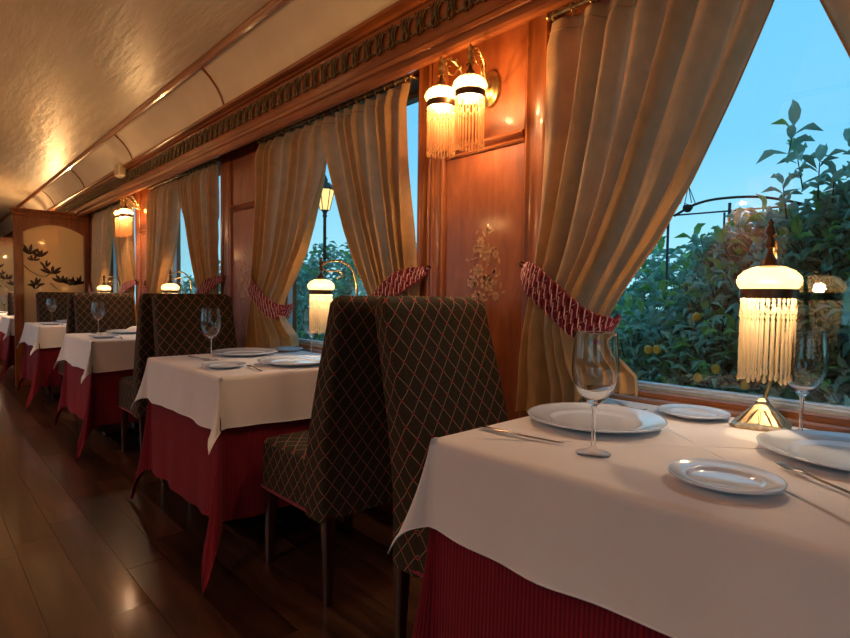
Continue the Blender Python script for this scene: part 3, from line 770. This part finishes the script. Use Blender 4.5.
# ------------------------------------------------------------------ beaded lamps
def fringe_mb(r, z0, ln, n=30, rg=None):
    m_ = MB(); rg = rg or random.Random(1)
    for k in range(n):
        a = 2*pi*k/n; x, y = r*cos(a), r*sin(a); l_ = ln*(1-.05*rg.random())
        pr = [(.0012, 0), (.0034, -.006), (.0012, -.012), (.0034, -.018), (.0012, -.024), (.0040, -.032), (.0012, -.040), (.0046, -.046), (.0016, -.053), (.0032, -.06), (.0034, -l_*.6), (.0032, -l_+.028), (.0016, -l_+.022), (.0055, -l_+.010), (.0038, -l_+.004), (.0002, -l_)]
        m_.lathe(pr, (x, y, z0), n=6)
    return m_
def scallop_mb(r, z0, n=15):
    m_ = MB()
    for k in range(n):
        pts = []
        for i in range(7):
            a = 2*pi*(k+i/6)/n; pts.append((r*cos(a), r*sin(a), z0-.022*sin(pi*i/6)))
        m_.tube(pts, .0022, 5)
    return m_
# dome profiles (z from the band upward)
def dome(R, H): return [(R*.90, 0), (R*1.0, H*.16), (R*1.04, H*.34), (R*.98, H*.56), (R*.80, H*.78), (R*.54, H*.92), (R*.26, H*1.0), (R*.12, H*1.02)]
def point(name, parent, loc, w, r=.02, col=(1, .69, .41)):
    l = bpy.data.lights.new(name, 'POINT'); l.energy = w; l.shadow_soft_size = r; l.color = col
    o_ = bpy.data.objects.new(name, l); COL.objects.link(o_); o_.parent = parent; o_.location = loc; return o_
def add_lamp_head(root, x, y, zb, R, H, fl, glass, W_, n=30):
    """band at zb, glass dome above, fringe below"""
    MB().lathe(dome(R, H), (x, y, zb+.012), 36).obj('lamp_shade', glass, root, True)
    shade_o = [q for q in root.children if q.name.startswith('lamp_shade')][-1]
    MB().lathe([(R*.90, -.012), (R*.93, -.012), (R*.93, .012), (R*.90, .012)], (x, y, zb), 32).obj('band', M['darkbrass'], shade_o, 40)
    MB().lathe([(R*.34, H*.93), (R*.30, H+.012), (R*.18, H+.020), (R*.10, H+.032), (R*.07, H+.05), (.001, H+.052)], (x, y, zb+.012), 16).obj('cap', M['darkbrass'], shade_o, 50)
    bdm = M['bead'] if glass is M['shade'] else M['sbead']
    f_ = fringe_mb(R*.84, zb-.012, fl, n); f_.obj('bead_fringe', bdm, shade_o, True, kind='stuff', loc=(x, y, 0))
    scallop_mb(R*.87, zb-.030).obj('bead_swag', bdm, shade_o, True, loc=(x, y, 0))
    point('bulb_light', root, (x, y, zb+.028), W_, .018)
def curve(pts, n=6):
    out = []; P = [Vector(p) for p in pts]; P = [P[0]*2-P[1]]+P+[P[-1]*2-P[-2]]
    for i in range(1, len(P)-2):
        for q in range(n):
            t_ = q/n; a, b, c, d = P[i-1:i+3]
            out.append(.5*((2*b)+(c-a)*t_+(2*a-5*b+4*c-d)*t_*t_+(3*b-a-3*c+d)*t_**3))
    out.append(P[-2]); return out
def table_lamp(bx, by, sx, sy, label, rz=0, n=30, side=0.0):
    root = empty('table_lamp', (bx, by, TZ)); tag(root, label, 'lamp', 'beaded table lamps')
    d = Vector((sx-bx, sy-by, 0))
    b = MB(); h = .068
    def sq(s_, z): return [(s_*x, s_*y, z) for x, y in ((-1, -.8), (-.8, -1), (.8, -1), (1, -.8), (1, .8), (.8, 1), (-.8, 1), (-1, .8))]
    b.loft([sq(.068, 0), sq(.068, .008), sq(.060, .012), sq(.055, .014), sq(.016, .062), sq(.014, .070), sq(.007, .078)], cap=True)
    bo = b.obj('base', M['basem'], root); bo.rotation_euler = (0, 0, rz)
    o2 = MB()
    for q in range(4):     # raised ribs and a leaf on each face
        c_, s_ = cos(q*pi/2+rz), sin(q*pi/2+rz)
        R2 = lambda x, y, z: (x*c_-y*s_, x*s_+y*c_, z)
        o2.tube([R2(.053, .053, .014), R2(.016, .016, .060)], .0026, 6)
        for e_ in (-.5, 0, .5): o2.tube([R2(.055, e_*.06, .015), R2(.044, e_*.045, .028), R2(.028, e_*.016, .048)], [.0015, .0035, .001], 6)
    o2.obj('relief', M['basem'], root, 50)
    zt = 1.285-TZ; u = d.normalized(); Ld = d.length
    A = lambda f_, z: (d.x*f_+d.y*side*sin(pi*max(0, min(1, (z-.05)/.5))), d.y*f_-abs(d.x)*side*sin(pi*max(0, min(1, (z-.05)/.5))), z)
    MB().tube(curve([A(0, .07), A(-.10, .15), A(-.28, .28), A(-.30, .40), A(-.12, .49), A(.30, zt+.005), A(.75, zt+.002), A(1, zt-.02)]), .0055, 10).obj('arm', M['brass'], root, True)
    MB().tube(curve([A(1.0, zt-.03), A(.72, zt-.05), A(.36, zt-.045), A(.2, zt-.075), A(.4, zt-.085)]), .004, 8).obj('scroll', M['brass'], root, True)
    MB().lathe([(.004, -.05), (.008, -.045), (.011, -.03), (.006, -.018), (.012, -.008), (.010, .004), (.005, .012), (.008, .018), (.001, .028)], (d.x, d.y, zt), 14).obj('finial', M['darkbrass'], root, True)
    add_lamp_head(root, d.x, d.y, 1.122-TZ, .070, .060, .215, M['shade'], LAMP_W, n)
    return root
table_lamp(1.70, .425, 1.585, .392, 'brass table lamp with beaded glass shade on the nearest table', radians(8), side=.35)
table_lamp(1.70, 2.385, 1.615, 2.52, 'brass table lamp with beaded glass shade on the second table', 0)
for k, dy, nm in ((2, .12, 'third'), (3, .12, 'fourth'), (4, .12, 'fifth')):
    y = .26+PITCHY*k+dy
    table_lamp(1.70, y-.06, 1.61, y+.07, 'brass table lamp with beaded glass shade on the %s table' % nm, 0, 20)

def sconce(yc, label, n=26, watt=None):
    root = empty('wall_sconce', (1.71, yc, 1.95)); tag(root, label, 'lamp', 'twin wall sconces')
    b = MB(); pts = []
    rings = []
    for x, s_ in ((0, 1), (-.006, 1), (-.012, .9), (-.014, .78), (-.020, .70), (-.030, .35), (-.034, .05)):
        rings.append([(x, .050*s_*cos(2*pi*k/28), -.005+.075*s_*sin(2*pi*k/28)) for k in range(28)])
    b.loft(rings, cap=True); b.obj('backplate', M['brass'], root, 50)
    for s_ in (-1, 1):
        y = s_*.074
        a = MB()
        a.tube(curve([(-.02, y*.1, .0), (-.05, y*.3, -.015), (-.09, y*.6, .0), (-.12, y*.8, .055), (-.165, y*.95, .085), (-.205, y, .065), (-.21, y, .035)]), .0055, 8)
        a.tube(curve([(-.07, y*.4, -.01), (-.085, y*.5, .03), (-.12, y*.7, .035), (-.125, y*.75, .01), (-.105, y*.65, .0)]), .004, 6)
        a.tube(curve([(-.13, y*.8, .06), (-.15, y*.9, .03), (-.175, y*.97, .03), (-.18, y, .055), (-.16, y, .06)]), .0035, 6)
        a.lathe([(.001, .105), (.007, .095), (.009, .085), (.004, .078), (.010, .070), (.012, .055), (.006, .045), (.014, .036), (.016, .028)], (-.21, y, -.02), 12)
        for q in range(5):     # acanthus leaves along the arm
            f_ = q/4; a.lathe([(.0005, .010), (.006, .004), (.007, -.003), (.0005, -.010)], (-.10-.09*f_, y*(.65+.3*f_), .035+.05*sin(pi*f_*.8)), 8)
        a.obj('arm', M['brass'], root, True)
        hd = empty('shade_unit'); hd.parent = root
        add_lamp_head(root, -.21, y, -.103, .062, .058, .185, M['sshade'], watt or SCONCE_W, n)
        bpy.data.objects.remove(hd)
    return root
sconce(1.425, 'twin-shade beaded brass wall sconce between the two nearest windows')
sconce(5.84, 'small distant twin-shade beaded brass wall sconce above the third table', 18)
sconce(10.25, 'twin-shade beaded wall sconce hidden beyond the partition', 14, 75.0)
def fill_sconce(yc, nm):  # unseen sconces added along the opposite wall as broad warm fill
    r_ = sconce(yc, nm, 14, OPP_FILL_W*(2.0 if yc > 5 else 1)); r_.location.x = mir(1.71); r_.rotation_euler.z = pi
for y, nm in ((-.75, 'unseen twin-shade sconce added for fill light on the opposite aisle wall, behind the camera'), (1.45, 'unseen twin-shade sconce added for fill light on the opposite aisle wall, near'), (3.6, 'unseen twin-shade sconce added for fill light on the opposite aisle wall, second from the camera'), (5.84, 'unseen twin-shade sconce added for fill light on the opposite aisle wall, middle'), (10.3, 'unseen twin-shade sconce added for fill light on the opposite aisle wall, far')):
    fill_sconce(y, nm)

# ------------------------------------------------------------------ curtains
def interp(K, z):
    if z >= K[0][0]: return K[0][1]
    for i in range(len(K)-1):
        if z >= K[i+1][0]:
            f_ = (K[i][0]-z)/(K[i][0]-K[i+1][0]); f_ = f_; return lerp(K[i][1], K[i+1][1], f_)
    return K[-1][1]
# distance of inner and outer edge from the window's own side, by height
IN_A = [(2.08, .755), (1.904, .698), (1.69, .612), (1.456, .512), (1.286, .42), (1.16, .335), (1.06, .275), (.98, .262), (.90, .295), (.82, .355), (.70, .36)]
IN_B = [(2.08, .80), (1.904, .785), (1.74, .75), (1.50, .655), (1.364, .585), (1.20, .46), (1.08, .36), (.99, .33), (.90, .38), (.82, .44), (.70, .45)]
OUT_ = [(2.08, .022), (1.7, .012), (1.4, -.012), (1.2, -.035), (1.05, -.06), (.90, -.085), (.70, -.10)]
def curtain(edge, s, INK, label, seed, nf=8):
    """edge: y of the window's side; s=-1 when the panel reaches towards smaller y, +1 the other way"""
    rg = random.Random(seed); m_ = MB(); C, R = 150, 64; rings = []; uvs = []
    ph = [rg.uniform(0, 6.3) for _ in range(6)]; Z0, Z1 = 2.083, .735
    def hemz(y): return .785-.11*min(max((.19-y)/.05, 0), 1)+.010*sin(y*20+ph[3])
    amps = [rg.uniform(.7, 1.25) for _ in range(nf+2)]
    for j in range(R+1):
        z = Z0+(Z1-Z0)*j/R; a = interp(INK, z); b = interp(OUT_, z); ring = []; uv = []
        tied = exp(-((z-1.06)/.13)**2); wdt = a-b
        top = max(0, (z-1.99)/.09)
        for i in range(C+1):
            q = i/C
            qq = q+(.022*sin(5*q*pi+z*2.2+ph[0])+.016*sin(11*q+ph[4]))*(1-.5*top)
            f_ = qq*nf*2*pi; am = amps[int(min(max(qq*nf, 0), nf))]
            wave = (sin(f_+ph[1]*.2)+.22*sin(2*f_+ph[2]))
            A = (.037*am)*(1-.5*top)*(1-.45*tied)
            x = 1.668-.012*(1-top)+A*wave-.03*tied*sin(pi*min(max(q, 0), 1))
            if z < 1.0 and q < .8: x += .03*min((1.0-z)/.2, 1)*(1-q)
            y = b+(a-b)*(1-q)+.010*cos(f_)*(1-top)*am*.8
            # droop: folds fall diagonally to the tie
            zz = z if z > .95 else .95-(.95-z)*(.95-hemz(y))/(.95-Z1)
            
            x = max(x, 1.598); x = min(x, 1.78 if y > .015 else 1.688)
            ring.append((x, edge+s*y, zz)); uv.append((q*wdt*3, z))
        rings.append(ring); uvs.append(uv)
    m_.loft(rings, closed=False, uvs=uvs)
    root = m_.obj('curtain', M['curtain'], None, True, label=label, cat='curtain', group='gold tie-back curtains')
    # heading seam
    hs = MB(); hs.tube([(p[0]-.003, p[1], p[2]) for p in rings[2]], .0018, 4); hs.obj('heading_seam', M['curtain'], root, True)
    sh = MB(); sh.tube([(r_[0][0], r_[0][1], r_[0][2]) for r_ in rings], .0025, 5); sh.obj('side_hem', M['curtain'], root, True)
    return root
def tieback(edge, s, INK, label, seed):
    root = empty('tieback', (0, 0, 0)); tag(root, label, 'tieback', 'braided curtain tiebacks')
    inn = interp(INK, 1.0)
    yh, zh = -.088, 1.225
    # path from the hook across the front of the curtain, round its inner edge and back behind
    path = curve([(1.690, yh, zh), (1.652, yh+.035, zh-.02), (1.600, yh+.11, zh-.065), (1.588, (yh+inn)*.5+.03, zh-.135), (1.592, inn-.06, zh-.20), (1.632, inn+.006, zh-.226), (1.700, inn+.004, zh-.225), (1.74, inn-.03, zh-.215)], 12)
    n = len(path); WD = (path[0]-path[-14]); WD.x = 0; WD = WD.normalized().cross(Vector((-1, 0, 0)))
    def frame(i):
        t_ = (path[min(i+1, n-1)]-path[max(i-1, 0)]).normalized(); nrm = Vector((-1, 0, 0)); w = WD; return path[i], w, nrm
    wid = [min(.012+.045*sin(min(i/(n-1)*2.2, 1)*pi/2), .048) for i in range(n)]
    def strand(off, amp, freq, ph, dep, rad, m_):
        pts = []
        for i in range(n*2-1):
            i0 = i/2; a, b = int(i0), min(int(i0)+1, n-1); f_ = i0-a
            p0, w0, d0 = frame(a); p1, w1, d1 = frame(b); P_ = p0.lerp(p1, f_); w = w0.lerp(w1, f_).normalized(); d_ = d0.lerp(d1, f_).normalized(); wd = lerp(wid[a], wid[b], f_)
            th = 2*pi*freq*i/(2*n-2)+ph; q = P_+w*wd*(off+amp*sin(th))+Vector((-1, 0, 0))*(dep*cos(th)+.004)
            pts.append((q.x, edge+s*q.y, q.z))
        m_.tube(pts, rad, 5)
    r_, p_ = MB(), MB()
    for row, off in enumerate((-.62, 0, .62)):
        for q in range(3): strand(off, .40, 12, q*2*pi/3+row, .004, .0032, r_)
        strand(off, .46, 12, pi+row*.7, .0065, .0021, p_); strand(off, .46, 12, row*.7, .0065, .0021, p_)
    for off in (-1.02, 1.02, .31, -.31): strand(off, .06, 34, off, .002, .0034, r_)
    r_.obj('red_cord', M['redcord'], root, True); p_.obj('pale_cord', M['palecord'], root, True, label='pale pink cord woven through the red')
    # backing band so the weave reads dense
    bb = MB(); rows = []
    for i in range(n):
        P_, w, d_ = frame(i); a, b = P_+w*wid[i]*.98+Vector((.002, 0, 0)), P_-w*wid[i]*.98+Vector((.002, 0, 0))
        rows.append([(a.x, edge+s*a.y, a.z), (b.x, edge+s*b.y, b.z), (b.x+.002, edge+s*b.y, b.z), (a.x+.002, edge+s*a.y, a.z)])
    bb.loft(rows, cap=True); bb.obj('band', M['redcord'], root, True)
    hk = MB(); hk.tube(curve([(1.705, edge+s*(yh-.012), zh+.012), (1.675, edge+s*(yh-.012), zh+.016), (1.668, edge+s*(yh-.006), zh+.002), (1.682, edge+s*(yh), zh-.004)]), .004, 8)
    hk.lathe([(.010, -.003), (.011, .003), (.001, .005)], (1.704, edge+s*(yh-.012), zh+.012), 12)
    hk.obj('hook', M['darkbrass'], root, True)
    return root
WN = ['nearest', 'second', 'third', 'fourth', 'fifth', 'sixth']
ring_me = MB(); ring_me.tube([(.016*cos(2*pi*k/14), 0, .016*sin(2*pi*k/14)) for k in range(15)], .0026, 6, cap=False)
hookm = MB(); hookm.tube([(0, 0, -.016), (0, 0, -.030)], .0018, 5)
ring_me.v += hookm.v and []; base_ = len(ring_me.v); ring_me.v += hookm.v
for f_, u_, m2_ in zip(hookm.f, hookm.uv, hookm.m): ring_me.face([i+base_ for i in f_], None, m2_)
ring_mesh = ring_me.mesh('curtain_ring', M['brass'], True)
for k in range(6):
    a, b = WIN[k]
    rod = empty('curtain_rod', (1.664, a, 2.108)); tag(rod, 'dark metal curtain rod with brass rings above the %s window' % WN[k], 'curtain rod', 'curtain rods')
    MB().tube([(0, .005, 0), (0, b-a-.005, 0)], .0085, 10).obj('rod', M['bronze'], rod, True)
    for y, s_ in ((.012, -1), (b-a-.012, 1)):
        fe = MB(); fe.tube([(0, y-.012, 0), (0, y-.006, 0), (0, y, 0), (0, y+.006, 0), (0, y+.012, 0)], [.006, .013, .015, .013, .006], 10)
        fe.tube([(0, y, 0), (.035, y, 0), (.045, y, 0)], .006, 8)
        fe.obj('rod_end', M['brass'], rod, True)
    nr = 20 if k < 3 else 12
    for i in range(nr):
        o_ = bpy.data.objects.new('ring', ring_mesh); COL.objects.link(o_); o_.parent = rod; o_.location = (0, .035+(b-a-.07)*i/(nr-1), -.006); o_.rotation_euler = (0, random.uniform(-.15, .15), random.uniform(-.3, .3))
    KF, KN = (IN_A, IN_A) if k == 0 else (IN_B, IN_A)
    if k >= 1 : KF = IN_B
    curtain(b, -1, KF, 'gold curtain drawn to the far side of the %s window' % WN[k], 40+k, 7)
    curtain(a, 1, KN, 'gold curtain drawn to the near side of the %s window' % WN[k], 60+k)
    tieback(b, -1, KF, 'red braided tieback on the far curtain of the %s window' % WN[k], k)
    tieback(a, 1, KN, 'red braided tieback on the near curtain of the %s window' % WN[k], k)

# the opposite windows carry the same curtains (seen only as reflections)
for o_ in [q for q in COL.objects if q.parent is None and q.name.split('.')[0] in ('curtain', 'tieback', 'curtain_rod')]:
    if not any(w_ in o_['label'] for w_ in ('nearest', 'second')): continue
    k = WN.index([w_ for w_ in WN if w_ in o_['label']][0]); a, b = WIN[k]
    c = copy_tree(o_); c.location = (.5-o_.location.x, a+b-o_.location.y, o_.location.z); c.rotation_euler = (0, 0, pi)
    c['label'] = o_['label'].replace('the %s window' % WN[k], 'the opposite %s window, outside the photo' % WN[k]); c['group'] = o_['group']+' on the opposite side'
# ------------------------------------------------------------------ garden outside
GZ = -.95
gr = MB().box(1.95, 60, -40, 60, GZ-.1, GZ).obj('ground', M['ground'], None, kind='structure')
gl_ = MB().box(-60, mir(1.95), -40, 60, GZ-.1, GZ).obj('ground', M['ground'], None, kind='structure')
def leaf_geom(ln, wd):
    return [(0, 0, 0), (ln*.28, wd*.42, .004), (ln*.55, wd*.5, .006), (ln*.82, wd*.26, .002), (ln, 0, -ln*.06), (ln*.82, -wd*.26, .002), (ln*.55, -wd*.5, .006), (ln*.28, -wd*.42, .004), (ln*.5, 0, -.006)], [(0, 1, 8), (1, 2, 8), (2, 3, 8), (3, 4, 8), (4, 5, 8), (5, 6, 8), (6, 7, 8), (7, 0, 8)]
LV, LF = leaf_geom(1, .42)
leaf_me = []
for q in range(3):
    m_ = MB(); m_.v = [(x, y, z*8) for x, y, z in LV]; [m_.face(f_) for f_ in LF]; leaf_me.append(m_.mesh('leaf', M['leaf%d' % q], False))
def leaf_mat(p, d, up, ln):
    d = d.normalized(); s_ = up.cross(d)
    if s_.length < .05: s_ = Vector((1, 0, 0)).cross(d)
    s_.normalize(); u = d.cross(s_)
    return Matrix(((d.x*ln, s_.x*ln, u.x*ln, p.x), (d.y*ln, s_.y*ln, u.y*ln, p.y), (d.z*ln, s_.z*ln, u.z*ln, p.z), (0, 0, 0, 1)))
def project(p):
    v = p-EYE; d = v.dot(CF)
    if d < .1: return None
    return 425+FOC*v.dot(CR)/d, 319-FOC*v.dot(CU)/d, d
def shrub(name, blobs, shoots, lnr, label, seed, singles=0, fruit=0, trunk=None, shoot_extra=(), cat='shrub', group=None):
    rg = random.Random(seed); root = empty(name, (trunk[0], trunk[1], GZ)); tag(root, label, cat, group)
    leaves = []
    O = Vector((trunk[0], trunk[1], GZ)); vols = [b[3]*b[4]*b[5] for b in blobs]; tot = sum(vols)
    twigs = MB(); fr = []
    def add_shoot(p, out, nl, L0):
        axis = (out*.8+Vector((0, 0, .7))+Vector((rg.gauss(0, .3), rg.gauss(0, .3), rg.gauss(0, .25)))).normalized()
        sl = L0*1.5; q0 = p-axis*sl
        twigs.tube([q0-O, (p-O)], [.004, .002], 4)
        for k in range(nl):
            f_ = k/max(nl-1, 1); a = k*2.4+rg.random(); sd = axis.cross(Vector((.3, .2, .9)))
            if sd.length < .1: sd = Vector((1, 0, 0))
            sd.normalize(); sd2 = axis.cross(sd)
            rad = sd*cos(a)+sd2*sin(a); d = (rad*(1-.55*f_)+axis*(.25+.6*f_)+Vector((0, 0, -.15))).normalized()
            leaves.append((leaf_mat(q0+axis*sl*f_, d, (axis+Vector((0, 0, .5))).normalized(), L0*rg.uniform(.7, 1.15)), 2 if (f_ > .8 and rg.random() < .35) or rg.random() < .03 else (1 if rg.random() < .42 else 0)))
    for _ in range(shoots):
        r_ = rg.random()*tot; i = 0
        while r_ > vols[i]: r_ -= vols[i]; i += 1
        cx, cy_, cz, rx, ry, rz = blobs[i]
        d = Vector((rg.gauss(0, 1), rg.gauss(0, 1), rg.gauss(0, 1))).normalized(); rad = rg.uniform(.45, 1.0)**.4
        if d.x > .55 and rg.random() < .7: d.x = -d.x
        p = Vector((cx+d.x*rx*rad, cy_+d.y*ry*rad, cz+d.z*rz*rad))
        if p.z < GZ+.1: continue
        add_shoot(p, d, rg.randint(6, 9), rg.uniform(*lnr))
        if fruit and rg.random() < fruit and rad > .8: fr.append(p-d*.03)
    for p, d, nl, l0 in shoot_extra: add_shoot(Vector(p), Vector(d).normalized(), nl, l0)
    # those that show largest become objects
    sc_ = []
    for i, (mt, c_) in enumerate(leaves):
        ctr = mt @ Vector((.5, 0, 0)); q = project(ctr); s2 = 0
        if singles and q and 600 < q[0] < 850 and 60 < q[1] < 410:
            s2 = mt.col[0].length*FOC/q[2]
            # the front surface first
            s2 *= 1/(1+2.5*max(0, ctr.x-(trunk[0]-.75)))
        sc_.append((-s2, i))
    sc_.sort(); pick = set(i for s2, i in sc_[:singles] if s2 < 0)
    st = MB()
    for i, (mt, c_) in enumerate(leaves):
        if i in pick:
            o_ = bpy.data.objects.new('leaf', leaf_me[c_]); COL.objects.link(o_); o_.parent = root; o_.matrix_local = Matrix.Translation(-O) @ mt
        else:
            b = len(st.v)
            for x, y, z in LV: v = mt @ Vector((x, y, z*8)); st.v.append((v.x-O.x, v.y-O.y, v.z-O.z))
            for f_ in LF: st.face([b+q for q in f_], None, c_)
    me = bpy.data.meshes.new('foliage'); me.from_pydata(st.v, [], st.f)
    for q in range(3): me.materials.append(M['leaf%d' % q])
    me.polygons.foreach_set('material_index', st.m); me.polygons.foreach_set('use_smooth', [True]*len(st.f))
    o_ = bpy.data.objects.new('foliage', me); COL.objects.link(o_); o_.parent = root; tag(o_, kind='stuff')
    twigs.obj('twigs', M['bark'], root, True, kind='stuff')
    tk = MB(); b0 = blobs[0]
    tk.tube(curve([(0, 0, 0), (.03, .02, .4), (-.02, .04, .9), (0, .02, 1.4), (b0[0]-O.x, b0[1]-O.y, b0[2]-GZ)]), .045, 8)
    for cx, cy_, cz, rx, ry, rz in blobs:
        for q in range(3):
            a = rg.uniform(0, 6.3); e = Vector((cx+rx*.6*cos(a), cy_+ry*.6*sin(a), cz+rz*rg.uniform(-.1, .7)))-O
            tk.tube(curve([(0, .02, .7), (e.x*.4, e.y*.4, lerp(.9, e.z, .5)), tuple(e)]), [.026-.0014*i_ for i_ in range(13)], 6)
    tk.obj('trunk', M['bark'], root, True)
    return root, fr
def fruits(root, pts, r0):
    O = root.location
    fm_ = MB(); fm_.lathe([(0, -r0*1.15)]+[(r0*sin(pi*i/10), -r0*1.15*cos(pi*i/10)) for i in range(1, 10)]+[(0, r0*1.15)], n=12)
    me = fm_.mesh('fruit', M['orange'], True)
    for p in pts:
        o_ = bpy.data.objects.new('fruit', me); COL.objects.link(o_); o_.parent = root; o_.location = Vector(p)-O
ex = [((3.02, .67, 1.93), (0, 0, 1), 9, .12), ((3.03, .655, 1.80), (0, .1, 1), 8, .11), ((3.0, .56, 1.74), (-.2, 0, .8), 8, .11), ((3.0, .45, 1.80), (0, 0, 1), 8, .11), ((2.98, .50, 1.66), (-.2, .1, .8), 8, .11), ((3.0, .33, 1.86), (0, 0, 1), 8, .11), ((3.0, .70, 1.66), (-.1, .1, .9), 8, .11), ((3.0, .38, 1.70), (0, 0, 1), 8, .11)]
root, _ = shrub('citrus_bush', [(3.45, .15, 1.15, .62, .62, .72), (3.35, .14, 1.48, .48, .5, .42), (3.45, .55, 1.30, .5, .45, .42), (3.5, .90, 1.12, .5, .45, .5), (3.55, .85, .78, .70, .55, .72), (3.5, 1.35, .55, .62, .45, .70), (3.3, .3, .30, .6, 1.0, .6), (3.7, -.7, 1.0, .7, .7, .9), (3.5, 1.25, -.1, .6, .8, .6)], 4200, (.072, .110), 'large-leaved citrus bush with small orange fruit outside the nearest window', 5, singles=290, trunk=(3.45, .4), shoot_extra=ex)
fruits(root, [(2.83, 1.245, .84), (2.83, 1.20, .845), (2.80, .98, .725), (2.86, .92, .77), (2.95, 1.05, 1.02), (2.9, .8, .70)], .021)
shrub('garden_shrub', [(4.6, 4.6, .7, .9, 1.1, .95), (4.9, 5.9, .9, .9, 1.0, 1.05), (4.4, 3.5, .4, .8, .9, .9)], 900, (.10, .16), 'leafy shrub outside the second window', 8, trunk=(4.7, 4.9), group=None)
shrub('garden_shrub', [(6.4, 9.2, .9, 1.1, 1.5, 1.3), (6.2, 11.6, .8, 1.1, 1.5, 1.2), (6.0, 13.8, .9, 1.1, 1.5, 1.2)], 800, (.16, .24), 'shrub row outside the farther windows beyond the lamp post', 9, trunk=(6.3, 11))
shrub('garden_shrub', [(6.6, 2.2, .55, 1.2, 1.6, 1.35), (6.6, -.6, .7, 1.2, 1.6, 1.3)], 900, (.15, .22), 'dense shrub row standing behind the citrus bush', 10, trunk=(6.6, 2.6))

# street lamp behind the second window
lx, ly = 6.0, 9.24
sl = empty('street_lamp', (lx, ly, GZ)); tag(sl, 'grey iron street lamp with lit lantern outside the second window', 'street lamp')
H = 2.82-GZ
MB().lathe([(.10, 0), (.11, .1), (.07, .2), (.05, .9), (.035, 1.0), (.032, H-.15), (.05, H-.12), (.035, H-.08), (.06, H-.02), (.09, H), (.0, H)], n=16).obj('post', M['iron'], sl, True)
lt = MB()
def hexr(r, z): return [(r*cos(pi/6+k*pi/3), r*sin(pi/6+k*pi/3), z) for k in range(6)]
lt.loft([hexr(.20, H+.40), hexr(.21, H+.42), hexr(.10, H+.54), hexr(.05, H+.56), hexr(.06, H+.60), hexr(.01, H+.70)], cap=True)
for k in range(6):
    a, b = hexr(.095, H)[k], hexr(.185, H+.40)[k]; lt.tube([a, b], .009, 5)
    c = hexr(.20, H+.44)[k]; lt.tube([(c[0]*1.02, c[1]*1.02, H+.41), (c[0]*1.12, c[1]*1.12, H+.48)], [.012, .004], 5)
lt.obj('lantern_frame', M['iron'], sl)
MB().loft([hexr(.09, H+.01), hexr(.178, H+.395)], cap=True).obj('lantern_glass', M['lantern'], sl)

# wrought iron garden arch with hanging wire lantern
ga = empty('garden_arch', (3.9, 1.2, GZ)); tag(ga, 'thin iron garden arch standing in the citrus bush', 'arch')
def rel(x, y, z): return (x-3.9, y-1.2, z-GZ)
am_ = MB(); am_.tube(curve([rel(3.9, 1.56, 1.70), rel(3.9, 1.42, 1.765), rel(3.9, 1.25, 1.785), rel(3.9, 1.0, 1.76), rel(3.9, .7, 1.66)]), .009, 6)
am_.tube([rel(3.9, 1.62, 1.705), rel(3.9, .8, 1.69)], .006, 6); am_.tube([rel(3.9, 1.205, 1.75), rel(3.9, 1.205, GZ)], .010, 6); am_.tube([rel(3.9, 1.235, 1.69), rel(3.9, 1.235, GZ)], .007, 6); am_.tube([rel(3.9, 1.6, 1.705), rel(3.9, 1.6, GZ)], .010, 6)
am_.obj('arch_frame', M['iron'], ga, True)
hl = MB(); top = rel(3.9, 1.47, 1.90)
for k in range(4):
    a = pi/4+k*pi/2; e = (top[0]+.055*cos(a), top[1]+.055*sin(a), top[2]-.13); hl.tube([top, e], .003, 5)
hl.lathe([(.03, 0), (.034, -.02), (.018, -.045), (.0, -.05)], (top[0], top[1], top[2]-.135), 10)
hl.tube([(top[0]-.055, top[1], top[2]-.13), (top[0]+.055, top[1], top[2]-.13)], .003, 5)
hl.obj('wire_lantern', M['iron'], ga, True)

# daylight portals in the windows help the sky find its way in
for side in (0, 1):
    for k, (a, b) in enumerate(WIN[:6]+BACKWIN):
        l = bpy.data.lights.new('window_portal', 'AREA'); l.shape = 'RECTANGLE'; l.size = 1.3; l.size_y = b-a; l.cycles.is_portal = True
        o_ = bpy.data.objects.new('window_portal', l); COL.objects.link(o_)
        x = 1.92 if side == 0 else mir(1.92)
        o_.location = (x, (a+b)/2, 1.46); o_.rotation_euler = (0, radians(90 if side == 0 else -90), 0)
